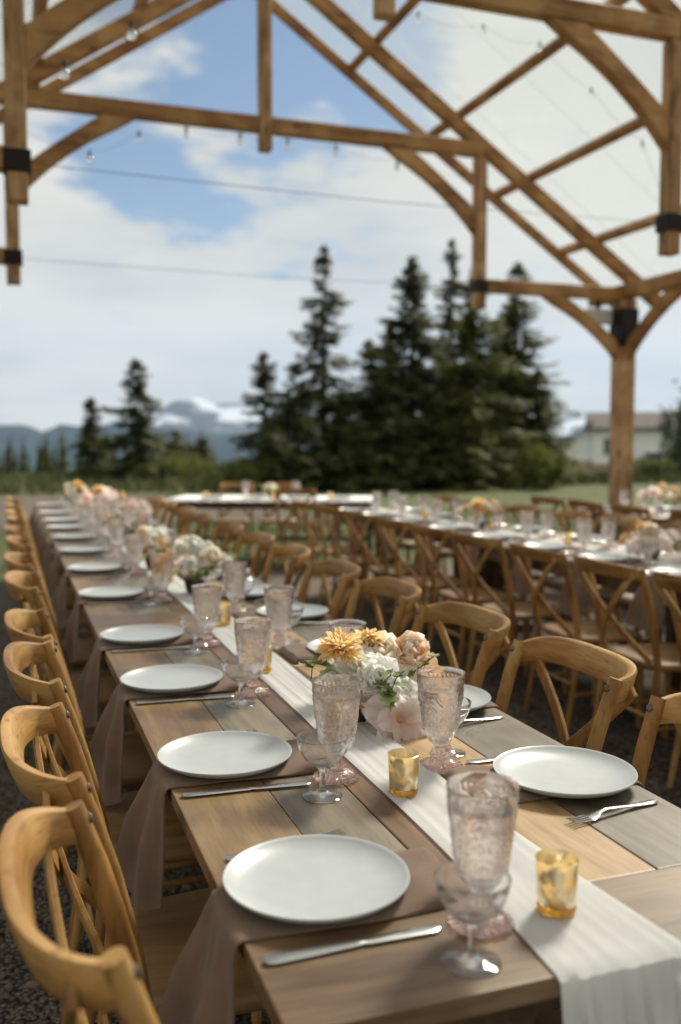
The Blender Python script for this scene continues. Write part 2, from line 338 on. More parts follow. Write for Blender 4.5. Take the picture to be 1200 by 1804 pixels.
def noi(sc, det=5, rough=.6):
    n = N(t, 'ShaderNodeTexNoise'); n.inputs['Scale'].default_value = sc; n.inputs['Detail'].default_value = det; n.inputs['Roughness'].default_value = rough; t.links.new(geo.outputs['Position'], n.inputs['Vector']); return n.outputs['Fac']
vor = N(t, 'ShaderNodeTexVoronoi'); vor.inputs['Scale'].default_value = 75; t.links.new(geo.outputs['Position'], vor.inputs['Vector'])
vs = N(t, 'ShaderNodeSeparateColor'); t.links.new(vor.outputs['Color'], vs.inputs[0])
grav = mixc(t, vs.outputs[0], (.06, .046, .034), (.22, .175, .135))
grav = mixc(t, smooth(t, noi(.8), .35, .7), grav, mixc(t, vs.outputs[1], (.07, .055, .042), (.28, .235, .19)))
grav = mixc(t, smooth(t, vor.outputs['Distance'], .35, .75), grav, (.03, .024, .018))
gras = mixc(t, smooth(t, noi(6), .3, .7), (.03, .045, .010), (.075, .095, .022))
gras = mixc(t, smooth(t, noi(.5), .4, .65), gras, (.085, .095, .028))
ny = math_node(t, 'ADD', sp.outputs[1], math_node(t, 'MULTIPLY', math_node(t, 'SUBTRACT', noi(.45, 4), .5), 5))
g1 = math_node(t, 'MULTIPLY', smooth(t, ny, 9.8, 10.6), math_node(t, 'SUBTRACT', 1.0, smooth(t, ny, 15, 16.5)))
gmask = math_node(t, 'MAXIMUM', g1, smooth(t, math_node(t, 'ADD', ny, math_node(t, 'MULTIPLY', smooth(t, sp.outputs[0], 3, 7), 12)), 25, 28))
ln = N(t, 'ShaderNodeVectorMath', operation='LENGTH'); t.links.new(geo.outputs['Position'], ln.inputs[0])
t.links.new(mixc(t, smooth(t, ln.outputs['Value'], 70, 150), mixc(t, gmask, grav, gras), (.018, .03, .018)), b.inputs['Base Color']); b.inputs['Roughness'].default_value = .9; b.inputs['Specular IOR Level'].default_value = .2
bp = N(t, 'ShaderNodeBump'); bp.inputs['Strength'].default_value = .8; bp.inputs['Distance'].default_value = .012; bp.invert = True
t.links.new(vor.outputs['Distance'], bp.inputs['Height']); t.links.new(bp.outputs[0], b.inputs['Normal'])
tag(mb.build('ground', M['ground'], smooth_=True), 'gravel yard running out to a grass edge and a valley', kind='structure')

def rayd(px, py):       # view direction of a photograph pixel, for laying out far things
    f = 1660.; p = R(4.203); y = R(19.5)
    fw = Vector((math.sin(y) * math.cos(p), math.cos(y) * math.cos(p), -math.sin(p))); rt = Vector((math.cos(y), -math.sin(y), 0)); up = rt.cross(fw)
    return fw + rt * (px - 600) / f + up * (902 - py) / f
def at_depth(px, py, Y):
    r = rayd(px, py); r = r * (Y / r.y); return Vector((r.x, r.y, r.z + CAM_H))

def hills(name, label, d0, d1, prof, mat, amp, seed, z0=-135):
    """a range of hills: crest heights follow an azimuth profile (degrees, elevation degrees), front and back slopes"""
    az = np.arange(-60, 95, .5); el = np.interp(az, [p[0] for p in prof], [p[1] for p in prof]); rows = []
    fr = [0, .15, .3, .45, .6, .72, .82, .9, .96, 1.0, 1.08, 1.2, 1.5]
    for f in fr:
        row = []
        for a, e in zip(az, el):
            dd = d0 + (d1 - d0) * f; top = d1 * math.tan(R(e)) + CAM_H
            h = (f ** 1.15 if f <= 1 else max(0, 1 - (f - 1) * 1.8))
            p = Vector((math.sin(R(a)) * dd, math.cos(R(a)) * dd, 0))
            nz = mnoise.fractal(Vector((p.x, p.y, seed * 1000)) * (1 / (d1 * .045)), 1.0, 2.0, 5)
            row.append((p.x, p.y, z0 + (top - z0) * h + amp * d1 * nz * (.25 + .75 * h) * (.5 if f == 1 else 1)))
        rows.append(row)
    mb = MB(); mb.grid(rows); return tag(mb.build(name, mat), label, kind='structure')
def hill_mat(name, low, high, snowline=None, scale=.002):
    m, t, b = new_mat(name); g = N(t, 'ShaderNodeNewGeometry'); n = N(t, 'ShaderNodeTexNoise'); n.inputs['Scale'].default_value = scale; n.inputs['Detail'].default_value = 8; t.links.new(g.outputs['Position'], n.inputs['Vector'])
    c = mixc(t, smooth(t, n.outputs['Fac'], .4, .6), low, high)
    if snowline:
        s = N(t, 'ShaderNodeSeparateXYZ'); t.links.new(g.outputs['Position'], s.inputs[0])
        f = smooth(t, math_node(t, 'ADD', s.outputs[2], math_node(t, 'MULTIPLY', math_node(t, 'SUBTRACT', n.outputs['Fac'], .5), snowline[2])), snowline[0], snowline[1])
        c = mixc(t, f, c, (.56, .61, .68))
    t.links.new(c, b.inputs['Base Color']); b.inputs['Roughness'].default_value = 1; b.inputs['Specular IOR Level'].default_value = 0; return m
# azimuths: pixel column x -> 19.5 + atan((x-600)/1660)
def azx(x): return 19.5 + math.degrees(math.atan((x - 600) / 1660))
def ely(y): return math.degrees(math.atan((780 - y) / 1660))
hills('far_mountains', 'snow covered mountains beyond the blue hills', 5900, 7300,
      [(-60, .6), (azx(0), ely(775)), (azx(120), ely(762)), (azx(220), ely(738)), (azx(270), ely(712)), (azx(330), ely(705)), (azx(420), ely(712)), (azx(520), ely(735)), (azx(800), ely(735)), (azx(960), ely(738)), (azx(1030), ely(734)), (azx(1100), ely(745)), (azx(1250), ely(760)), (95, .6)],
      hill_mat('snow_rock', (.04, .05, .06), (.09, .10, .11), (40, 260, 2300), .0030), .009, 3)
hills('blue_hills', 'forested blue hills across the valley', 3000, 4500,
      [(-60, .8), (azx(-60), ely(748)), (azx(0), ely(752)), (azx(50), ely(750)), (azx(80), ely(762)), (azx(105), ely(748)), (azx(150), ely(752)), (azx(220), ely(745)), (azx(300), ely(755)), (azx(420), ely(765)), (azx(520), ely(775)), (azx(900), ely(772)), (azx(1000), ely(768)), (azx(1060), ely(780)), (azx(1300), ely(785)), (95, .2)],
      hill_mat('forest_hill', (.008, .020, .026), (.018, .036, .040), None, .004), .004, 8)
# the air between here and the mountains
mb = MB(); mb.box((-9600, -1200, -330), (11300, 11300, 1300))
hz = mb.build('haze', None, smooth_=False, fix=False); hz.data.materials.clear()
hm = bpy.data.materials.new('pale_haze'); hm.use_nodes = True; ht = hm.node_tree; ht.nodes.clear()
pv = N(ht, 'ShaderNodeVolumePrincipled'); pv.inputs['Color'].default_value = (.56, .73, 1.0, 1); pv.inputs['Density'].default_value = 6.5e-5; pv.inputs['Anisotropy'].default_value = .1
ho = N(ht, 'ShaderNodeOutputMaterial'); ht.links.new(pv.outputs[0], ho.inputs['Volume']); hz.data.materials.append(hm)
tag(hz, 'thin blue air over the valley', kind='stuff')

# gravel stones near the camera
bm = bmesh.new(); bmesh.ops.create_icosphere(bm, subdivisions=1, radius=1); iv = np.array([v.co[:] for v in bm.verts]); ifc = np.array([[v.index for v in f.verts] for f in bm.faces]); bm.free()
rg = np.random.default_rng(5)
def stones(n, xr, yr, smin, smax):
    c = np.stack([rg.uniform(*xr, n), yr[0] + (yr[1] - yr[0]) * rg.uniform(0, 1, n) ** 1.5, np.zeros(n)], 1)
    s = rg.uniform(smin, smax, n) * (1 + (rg.uniform(0, 1, n) > .93) * .9)
    sq = np.stack([rg.uniform(.8, 1.3, n), rg.uniform(.7, 1.1, n), rg.uniform(.45, .8, n)], 1) * s[:, None]
    an = rg.uniform(0, 6.28, n); v = iv[None] * (1 + .18 * rg.standard_normal((n, len(iv), 1))) * sq[:, None]
    x = v[..., 0] * np.cos(an)[:, None] - v[..., 1] * np.sin(an)[:, None]; y = v[..., 0] * np.sin(an)[:, None] + v[..., 1] * np.cos(an)[:, None]
    v = np.stack([x, y, v[..., 2]], -1) + c[:, None]; v[..., 2] += s[:, None] * .25
    return v.reshape(-1, 3), (ifc[None] + (np.arange(n) * len(iv))[:, None, None]).reshape(-1, 3)
va, fa = stones(7500, (-1.3, .75), (1.0, 4.6), .006, .011)
vb, fb = stones(5500, (1.1, 3.2), (1.2, 6.5), .007, .013)
me = bpy.data.meshes.new('gravel'); me.from_pydata(np.concatenate([va, vb]).tolist(), [], np.concatenate([fa, fb + len(va)]).tolist())
m, t, b = new_mat('stone'); g = N(t, 'ShaderNodeNewGeometry'); b.inputs['Roughness'].default_value = .85
t.links.new(mixc(t, g.outputs['Random Per Island'], (.035, .026, .018), (.17, .13, .10)), b.inputs['Base Color']); me.materials.append(m)
o = bpy.data.objects.new('gravel', me); COL.objects.link(o); tag(o, 'small loose dark stones lying on the yard', kind='stuff')
# grass blades on the verge
def blades(n, reg, h):
    x = rg.uniform(reg[0], reg[1], n); y = rg.uniform(reg[2], reg[3], n); hh = rg.uniform(.5, 1, n) * h; a = rg.uniform(0, 6.28, n); w = h * .09
    z = np.array([gx(p, q) for p, q in zip(x, y)]); dx, dy = np.cos(a) * w, np.sin(a) * w; lx, ly = rg.normal(0, .3, n) * hh, rg.normal(0, .3, n) * hh
    v = np.stack([np.stack([x - dx, y - dy, z - .02], 1), np.stack([x + dx, y + dy, z - .02], 1), np.stack([x + lx, y + ly, z + hh], 1)], 1)
    return v.reshape(-1, 3), np.arange(n * 3).reshape(-1, 3)
va, fa = blades(26000, (-14, 34, 26.5, 44), .42); vb, fb = blades(12000, (-4, 16, 10.6, 16.5), .10)
me = bpy.data.meshes.new('grass'); me.from_pydata(np.concatenate([va, vb]).tolist(), [], np.concatenate([fa, fb + len(va)]).tolist())
m, t, b = new_mat('grass_blade'); g = N(t, 'ShaderNodeNewGeometry'); b.inputs['Roughness'].default_value = .6
t.links.new(mixc(t, g.outputs['Random Per Island'], (.05, .075, .015), (.16, .17, .05)), b.inputs['Base Color']); me.materials.append(m)
o = bpy.data.objects.new('grass', me); COL.objects.link(o); tag(o, 'long green grass at the edge of the yard', kind='stuff')

# ------------------------------------------------------------------ pavilion
PX, QX, HX = 2.39, 2.29, 4.09          # centre line, queen post and main post offsets
TRY = (8.9, 5.9, 2.9, -.1)
PITCH = .667
def rz_(x): return 4.47 + PITCH * (QX - abs(x - PX))     # rafter centre height
pav = empty('timber_pavilion', (PX, 4.5, 0)); tag(pav, 'open timber frame pavilion with clear roof sheets over the tables', 'pavilion')
def beam(name, a, b, w, d, mat, up=(0, 0, 1), bev=.008, seg=1):
    """rectangular timber from a to b, w across, d deep (along up)"""
    a, b = Vector(a) - pav.location, Vector(b) - pav.location; ax = (b - a).normalized(); u = Vector(up); u = (u - ax * u.dot(ax)).normalized(); s = ax.cross(u)
    secs = []
    for p in (a, b): secs.append([p + s * w / 2 * i + u * d / 2 * j for i, j in ((-1, -1), (1, -1), (1, 1), (-1, 1))])
    mb = MB(); mb.loft(secs); return mb.build(name, mat, pav, bevel=bev, smooth_=False, bseg=1)
def arch_brace(p_low, p_high, Y0, thick, depth, plane='x', sag=.07):
    """curved brace in a vertical plane: p_low on the post, p_high under the beam, both (u, z); arched underside"""
    (u0, z0), (u1, z1) = p_low, p_high; n = 12; lower, upper = [], []
    d = Vector((u1 - u0, z1 - z0)).normalized(); nn = Vector((-d.y, d.x))
    if nn.y < 0: nn = -nn
    L = math.hypot(u1 - u0, z1 - z0)
    for i in range(n + 1):
        s = i / n; c = Vector((u0, z0)) + d * L * s
        k = 4 * s * (1 - s)
        lower.append(c - nn * (depth / 2 - sag * .8 * k)); upper.append(c + nn * (depth / 2 + sag * .25 * k))
    # cut ends: vertical on the post, horizontal under the beam
    sg = 1 if u1 > u0 else -1
    lower[0] = Vector((u0, z0 - depth * .75)); upper[0] = Vector((u0, z0 + depth * .75)); lower[-1] = Vector((u1 + sg * depth * .8, z1)); upper[-1] = Vector((u1 - sg * depth * .8, z1))
    poly = lower + upper[::-1]
    if plane == 'x': P = [Vector((p.x, Y0 - thick / 2, p.y)) - pav.location for p in poly]; w = (0, thick, 0)
    else: P = [Vector((Y0 - thick / 2, p.x, p.y)) - pav.location for p in poly]; w = (thick, 0, 0)
    n2 = len(lower); mb = MB(); vv = [p for p in P] + [p + Vector(w) for p in P]; m2 = len(P); fs = []
    for i in range(n2 - 1):
        a, b_, c, d_ = i, i + 1, m2 - 2 - i, m2 - 1 - i
        fs.append((a, b_, c, d_)); fs.append((a + m2, d_ + m2, c + m2, b_ + m2))
    fs += [(i, (i + 1) % m2, m2 + (i + 1) % m2, m2 + i) for i in range(m2)]
    mb.add(vv, fs); return mb.build('brace', M['timber_x'] if plane == 'x' else M['timber_y'], pav, smooth_=False, bevel=.006, bseg=1)
for Y in TRY:
    beam('collar_beam', (PX - QX - .02, Y, 4.412), (PX + QX + .02, Y, 4.412), .11, .145, M['timber_x'])
    kz = 5.93
    beam('king_post', (PX, Y - .003, 4.17), (PX, Y - .003, kz), .118, .118, M['timber_z'], up=(1, 0, 0))
    for s in (-1, 1):
        q = PX + s * QX; mpx = PX + s * HX
        beam('queen_post', (q, Y + .002, 2.80), (q, Y + .002, 4.335), .118, .118, M['timber_z'], up=(1, 0, 0))
        mb = MB(); c = Vector((q, Y, 3.03)) - pav.location; mb.box(c - Vector((.078, .072, .062)), c + Vector((.078, .072, .062))); mb.build('iron_band', M['iron'], pav, smooth_=False, bevel=.004, bseg=1)
        beam('hammer_beam', (q + s * .06, Y, 3.04), (mpx - s * .06, Y, 3.04), .112, .135, M['timber_x'])
        rr = [(PX + s * .01, rz_(PX)), (PX + s * (HX + .55), rz_(PX + HX + .55))]
        beam('rafter', (rr[0][0], Y, rr[0][1]), (rr[1][0], Y, rr[1][1]), .108, .14, M['timber_x'])
        arch_brace((q - s * .06, 3.68), (q - s * .94, 4.338), Y, .10, .17)
        arch_brace((mpx - s * .09, 2.42), (mpx - s * .92, 2.972), Y, .10, .15)
        mb = MB(); post = Vector((mpx, Y, 0)) - pav.location
        mb.box(post + Vector((-.098, -.098, -.02)), post + Vector((.098, .098, 2.985))); mb.build('post', M['timber_z'], pav, smooth_=False, bevel=.02, bseg=2)
        mb = MB(); mb.box(post + Vector((-.112, -.112, 2.47)), post + Vector((.112, .112, 2.88))); mb.build('iron_sleeve', M['iron'], pav, smooth_=False, bevel=.004, bseg=1)
    # tie rod between the iron bands
    mb = MB(); mb.tube([Vector((PX - QX + .07, Y, 3.03)) - pav.location, Vector((PX, Y, 3.0)) - pav.location, Vector((PX + QX - .07, Y, 3.03)) - pav.location], .0022, 6); mb.build('tie_rod', M['iron'], pav)
for s in (-1, 1):
    mpx = PX + s * HX
    beam('eave_beam', (mpx, -.9, 3.065), (mpx, 9.5, 3.065), .14, .155, M['timber_y'])
    for Y in TRY:
        if Y > 0: arch_brace((Y - .09, 2.42), (Y - .92, 2.985), mpx, .10, .15, plane='y')
        if Y < 8: arch_brace((Y + .09, 2.42), (Y + .92, 2.985), mpx, .10, .15, plane='y')
    for dx in (1.15, 2.06, 2.89, 3.75):
        x = PX + s * dx
        beam('purlin', (x, -.95, rz_(x) + .125), (x, 9.66, rz_(x) + .125), .085, .085, M['timber_y'], up=(s * PITCH, 0, 1))
    for Y in (9.6, -.9):
        beam('barge_rafter', (PX + s * .01, Y, rz_(PX) + .03), (PX + s * (HX + .55), Y, rz_(PX + HX + .55) + .03), .06, .11, M['timber_x'])
    for k_ in range(11):                          # overlapping clear corrugated sheets, each about a metre wide
        y0 = -1.0 + k_ * .975; y1 = y0 + 1.035; n = 54; rows = []
        for dx in (.03, 1.15, 2.06, 2.89, 3.75, HX + .62):
            x = PX + s * dx; rows.append([Vector((x, y0 + (y1 - y0) * k / n, rz_(x) + .19 + .003 * (k_ % 2) + .011 * math.sin(2 * math.pi * (y0 + (y1 - y0) * k / n) / .0765))) - pav.location for k in range(n + 1)])
        mb = MB(); mb.grid(rows); mb.build('roof_sheet', M['sheet'], pav, fix=False)
beam('ridge_beam', (PX, -.9, rz_(PX) + .11), (PX, 9.62, rz_(PX) + .11), .10, .14, M['timber_y'])

# festoon lights
def festoon(label, pts, bs=1.0, group='festoon lights in the pavilion'):
    P = [Vector(p) for p in pts]; c = P[len(P) // 2].copy(); e = empty('festoon_light', c); tag(e, label, 'string lights', group)
    path = []
    for a, b_ in zip(P[:-1], P[1:]):
        for k in range(6): s = k / 6; path.append(a.lerp(b_, s) - c + Vector((0, 0, -.05 * 4 * s * (1 - s))))
    path.append(P[-1] - c); mb = MB(); mb.tube(path, .0012, 5); mb.build('cable', M['cable'], e)
    for p in P[1:-1]:
        q = p - c; mb = MB(); mb.tube([q + Vector((0, 0, 0)), q + Vector((0, 0, -.045 * bs))], .013 * bs, 8); mb.build('socket', M['cable'], e)
        bb = MB(); bb.lathe([(.001, -.115), (.018, -.11), (.029, -.09), (.029, -.075), (.018, -.055), (.010, -.045)], 12); o = bb.build('bulb', M['bulb'], e); o.location = q; o.scale = (bs, bs, bs)
festoon('string of clear bulbs sagging below the farther collar beam', [(.2, 8.75, 4.1)] + [at_depth(x, y - 9, 8.75) for x, y in ((158, 275), (245, 240), (328, 232), (423, 243), (507, 253), (592, 264), (700, 290))] + [(4.6, 8.75, 4.1)], .9)
festoon('string of clear bulbs near the left rafters', [(.12, 6.15, 3.9)] + [at_depth(x, y - 14, 6.2) for x, y in ((113, 121), (232, 52))] + [(2.3, 6.2, 4.7)])
festoon('string of clear bulbs on the right beside the near queen post', [at_depth(700, 0, 6.3)] + [at_depth(x, y - 10, 6.3) for x, y in ((737, 32), (852, 54), (951, 84), (1042, 165), (1132, 258))] + [at_depth(1172, 345, 6.1)], .6)
# pale box under the hammer beam
e = empty('wall_box', (6.2, 8.98, 2.72)); tag(e, 'pale grey box fixed under the hammer beam beside black sleeve', 'box')
mb = MB(); mb.box((-.16, -.04, 0), (.16, .06, .16)); mb.build('housing', simple('pale_plastic', (.6, .62, .6), .5), e, smooth_=False, bevel=.01)
mb = MB(); mb.box((-.02, -.01, .16), (.02, .03, .26)); mb.build('bracket', M['iron'], e, smooth_=False)
mb = MB(); mb.tube([(6.85, 9.3, 3.0), (6.86, 9.3, 2.2), (6.84, 9.3, 1.2), (6.85, 9.3, .02)], .012, 6)
o = mb.build('hanging_cable', M['cable']); tag(o, 'thin dark cable hanging down beside the right post', 'cable')

# ------------------------------------------------------------------ trees
def spruce(px, topy, Y, rad, label, seed, sparse=1.0, mat=None, lean=0, low=.02):
    r = np.random.default_rng(seed); top = at_depth(px, topy, Y); x0, y0 = top.x, top.y; zb = gx(x0, y0); H = top.z - zb
    e = empty('spruce_tree', (x0, y0, zb)); tag(e, label, 'spruce tree', 'spruce trees behind the yard')
    mb = MB(); mb.tube([(0, 0, -.2), (lean * .3, 0, H * .4), (lean * .7, 0, H * .75), (lean, 0, H)], [.035 * H * .5 + .03, .013 * H + .02, .008 * H, .012], 7); mb.build('trunk', M['bark'], e)
    nb = int(H * 50 * sparse); V = []; F = []
    u = r.uniform(0, 1, nb) ** .9; z = H * (low + (1 - low) * u); k = 1 - z / H
    L = 1.18 * rad * (k ** .86) * r.uniform(.55, 1.15, nb) + .10; a = r.uniform(0, 6.283, nb)
    # ragged layers
    L *= 1 + .28 * np.sin(z * 6.0 + seed) + .12 * np.sin(a * 3 + seed)
    for i in range(nb):
        n = int(8 + L[i] * 17); s = (np.arange(n) + r.uniform(0, 1, n)) / n; s = .12 + .88 * s
        dr = -.22 * L[i] * s + .20 * L[i] * s ** 3 * (1 if k[i] < .5 else .4)
        if k[i] < .15: dr = .25 * L[i] * s
        c = np.stack([np.cos(a[i]) * L[i] * s, np.sin(a[i]) * L[i] * s, z[i] + dr], 1)
        w = (.07 + .10 * L[i]) * (1.15 - .8 * s); side = r.choice([-1, 1], n)
        ang = a[i] + side * r.uniform(.3, 1.1, n); ln = w * r.uniform(1.5, 3.2, n)
        tip = c + np.stack([np.cos(ang) * ln, np.sin(ang) * ln, -ln * r.uniform(.1, .75, n)], 1)
        pw = .035 + .045 * r.uniform(0, 1, n)
        p1 = c + np.stack([-np.sin(ang) * pw, np.cos(ang) * pw, r.uniform(-.02, .05, n)], 1); p2 = c - np.stack([-np.sin(ang) * pw, np.cos(ang) * pw, r.uniform(-.02, .05, n)], 1)
        b0 = len(V); V += np.stack([p1, p2, tip], 1).reshape(-1, 3).tolist(); F += [(b0 + 3 * j, b0 + 3 * j + 1, b0 + 3 * j + 2) for j in range(n)]
    V = np.array(V); V[:, 0] += lean * V[:, 2] / H
    me = bpy.data.meshes.new('crown'); me.from_pydata(V.tolist(), [], F); me.materials.append(mat or M['needles']); child('crown', me, e)
    return e
def leaf_mat(name, a, b_, tr=.2):
    m, t, b = new_mat(name); g = N(t, 'ShaderNodeNewGeometry'); c = mixc(t, g.outputs['Random Per Island'], a, b_); t.links.new(c, b.inputs['Base Color']); b.inputs['Roughness'].default_value = .7; b.inputs['Specular IOR Level'].default_value = .2
    tl = N(t, 'ShaderNodeBsdfTranslucent'); t.links.new(c, tl.inputs[0]); mx = N(t, 'ShaderNodeMixShader'); mx.inputs[0].default_value = tr; t.links.new(b.outputs[0], mx.inputs[1]); t.links.new(tl.outputs[0], mx.inputs[2]); t.links.new(mx.outputs[0], t.nodes['Material Output'].inputs[0]); return m
M['bark'] = simple('bark', (.06, .045, .035), .9, vary=.3)
M['needles'] = leaf_mat('needles', (.035, .046, .014), (.135, .145, .042), .38)
M['needles_green'] = leaf_mat('needles_green', (.06, .078, .016), (.20, .21, .05), .38)
M['leafgreen'] = leaf_mat('bush_leaves', (.05, .07, .012), (.15, .165, .036), .35)
TREES = [(570, 434, 30, 1.75, 'tallest slender spruce with a bare pointed top left of centre', .62, 0, 0), (465, 620, 31, 1.35, 'slim spruce just left of the tallest slender spruce', .75, 0, 0),
         (240, 632, 33, 1.45, 'dark bushy spruce at the far end of the long table', .9, 0, 0), (160, 702, 35, .85, 'short narrow spruce left of the dark bushy spruce', 1, 0, 0),
         (728, 452, 28, 2.15, 'broad dense spruce in the middle of the tree group', 1.0, 0, 0), (797, 422, 33, 1.5, 'thin spruce top rising behind the middle of the tree group', .6, 0, 0),
         (838, 470, 27, 1.7, 'lighter green spruce standing behind the queen post', 1.05, 1, 0), (912, 462, 29, 1.9, 'olive spruce at the right side of the tree group', .95, 1, 0),
         (308, 758, 42, 1.3, 'small spruce right of the dark bushy spruce', 1, 0, 0), (356, 772, 41, 1.2, 'smallest spruce in the gap before the tree group', 1, 0, 0), (335, 782, 44, 1.3, 'low spruce between two small spruces in the gap', 1, 0, 0),
         (650, 600, 29, 1.6, 'dark spruce filling the gap left of the broad dense spruce', 1, 0, 0), (520, 640, 29, 1.5, 'dark low spruce left beside the tallest spruce', 1, 0, 0),
         (610, 690, 28, 1.5, 'low dark spruce right beside the tallest spruce', 1, 0, 0), (690, 560, 31, 1.7, 'spruce half hidden behind the broad dense spruce', 1, 0, 0), (780, 590, 29, 1.6, 'dark spruce between the broad and the lighter green spruce', 1, 0, 0),
         (880, 560, 30, 1.7, 'spruce half hidden behind the olive spruce', 1, 1, 0), (950, 650, 28, 1.25, 'low olive spruce at the right end of the group', 1, 1, 0), (545, 745, 26.5, 1.35, 'lowest dark spruce in front of the tallest spruce', 1, 0, 0), (690, 715, 26, 1.6, 'low dark spruce in front of the broad dense spruce', 1, 0, 0), (625, 742, 25.8, 1.5, 'lowest dark spruce between the tallest and the broad dense spruce', 1, 0, 0), (770, 705, 26, 1.5, 'low dark spruce in front of the thin spruce top', 1, 0, 0), (482, 760, 27, 1.2, 'low dark spruce in front of the slim spruce', 1, 0, 0), (830, 690, 25.5, 1.5, 'low olive green spruce in front of the lighter green spruce', 1, 1, 0)]
for i, (px_, ty, Y, rad, lab, sp_, g_, ln) in enumerate(TREES):
    spruce(px_, ty, Y, rad, lab, 40 + i, sp_, M['needles_green'] if g_ else None, ln)
def bush(px, Y, w, h, label, seed, mat=None, name='bush', n=2600, base=0, grey=False):
    r = np.random.default_rng(seed); p = at_depth(px, 800, Y); zb = gx(p.x, p.y) + base; e = empty(name, (p.x, p.y, zb)); tag(e, label, 'tree' if name.endswith('tree') else 'bush')
    mb = MB()
    for k in range(5):
        a = k * 1.3 + seed; mb.tube([(0, 0, -.1), (math.cos(a) * w * .2, math.sin(a) * w * .2, h * .4), (math.cos(a) * w * .4, math.sin(a) * w * .4, h * .75)], [.05, .03, .01], 5)
    mb.build('stems', M['bark'], e)
    nc = 26; cc = r.normal(0, .42, (nc, 3)) * np.array([w, w, h * .55]) + np.array([0, 0, h * .52]); cc[:, 2] = np.clip(cc[:, 2], .1, h)
    c = cc[r.integers(0, nc, n)] + r.normal(0, .13, (n, 3)) * np.array([w, w, h * .8]); c[:, 2] = np.abs(c[:, 2])
    d1 = r.normal(0, 1, (n, 3)); d1 /= np.linalg.norm(d1, axis=1)[:, None]; d2 = np.cross(d1, r.normal(0, 1, (n, 3))); d2 /= np.linalg.norm(d2, axis=1)[:, None]; s = r.uniform(.05, .11, n)[:, None] * (h / 1.6) ** .5
    V = np.stack([c + d1 * s, c + d2 * s * .5, c - d1 * s, c - d2 * s * .5], 1).reshape(-1, 3)
    me = bpy.data.meshes.new('foliage'); me.from_pydata(V.tolist(), [], np.arange(4 * n).reshape(-1, 4).tolist()); me.materials.append(mat or M['leafgreen']); child('foliage', me, e)
bush(440, 27, 1.1, 1.0, 'low green bush beside the slim spruce', 1); bush(965, 25, 1.1, 1.15, 'bright green bush at the foot of the tree group on the right', 2); bush(868, 25.5, 1.0, 1.0, 'olive bush at the foot of the olive spruce', 3)
bush(1150, 30, .9, .8, 'low green shrub right of the right post before the white house', 14)
bush(300, 33, 1.6, .9, 'low dark bush right of the dark bushy spruce', 6, M['needles_green'])
bush(1212, 38, 1.5, 5.0, 'grey green loose tree in front of the white house', 9, leaf_mat('grey_leaves', (.06, .075, .05), (.16, .18, .13), .3), 'leafy_tree', 5200, base=-.6)
# far treeline on the slope
r = np.random.default_rng(3); V = []; F = []
for i in range(110):
    a = R(r.uniform(-4, 12)); d = r.uniform(120, 190); x, y = math.sin(a) * d, math.cos(a) * d; z = gx(x, y); h = r.uniform(3, 7) + 3.0; b0 = len(V)
    for k in range(16):
        s = k / 16; w = h * .2 * (1 - s) * r.uniform(.6, 1.2)
        an = r.uniform(0, 6.28); V += [(x, y, z + h * (s + .16)), (x + math.cos(an) * w, y + math.sin(an) * w, z + h * s), (x - math.sin(an) * w, y + math.cos(an) * w, z + h * s), (x - math.cos(an) * w, y - math.sin(an) * w, z + h * s)]
        F += [(b0 + 4 * k, b0 + 4 * k + 1, b0 + 4 * k + 2), (b0 + 4 * k, b0 + 4 * k + 2, b0 + 4 * k + 3), (b0 + 4 * k, b0 + 4 * k + 3, b0 + 4 * k + 1)]
me = bpy.data.meshes.new('treeline'); me.from_pydata(V, [], F); me.materials.append(M['needles']); o = bpy.data.objects.new('treeline', me); COL.objects.link(o); tag(o, 'far row of small dark spruces beyond the grass', kind='stuff')

# ------------------------------------------------------------------ white house behind the right post
hp = at_depth(1045, 780, 52); hb = -2.0
e = empty('white_house', (hp.x, hp.y, hb), R(-33)); tag(e, 'white house with brown roofed lean-to behind the right post', 'house'); e.scale = (1.2, 1.2, 1.12)
wallm = simple('white_siding', (.90, .91, .91), .7, vary=.06); roofm = simple('brown_shingle', (.06, .05, .05), .95, vary=.25, vscale=5); beige = simple('beige_skirting', (.36, .28, .19), .8, vary=.15); winm = simple('window_glass', (.10, .12, .14), .1)
def gable(x0, x1, y0, y1, ze, zr, along, par, wm=wallm):
    mb = MB(); mb.box((x0, y0, 0), (x1, y1, ze))
    if along == 'x': ym = (y0 + y1) / 2; mb.prism([(x0, y0, ze), (x0, y1, ze), (x0, ym, zr)], (x1 - x0, 0, 0))
    else: xm = (x0 + x1) / 2; mb.prism([(x0, y0, ze), (x1, y0, ze), (xm, y0, zr)], (0, y1 - y0, 0))
    mb.build('wall', wm, par, smooth_=False, fix=False)
    t_ = .12; ov = .35
    for s in (0, 1):
        mb = MB()
        if along == 'x':
            a = y0 - ov if s == 0 else y1 + ov; sl = (zr - ze) / (ym - y0); za = ze - ov * sl
            mb.prism([(x0 - ov, a, za + .02), (x0 - ov, ym, zr + .02), (x0 - ov, ym, zr + .02 + t_), (x0 - ov, a, za + .02 + t_)], (x1 - x0 + 2 * ov, 0, 0))
        else:
            a = x0 - ov if s == 0 else x1 + ov; sl = (zr - ze) / (xm - x0); za = ze - ov * sl
            mb.prism([(a, y0 - ov, za + .02), (xm, y0 - ov, zr + .02), (xm, y0 - ov, zr + .02 + t_), (a, y0 - ov, za + .02 + t_)], (0, y1 - y0 + 2 * ov, 0))
        mb.build('roof', roofm, par, smooth_=False)
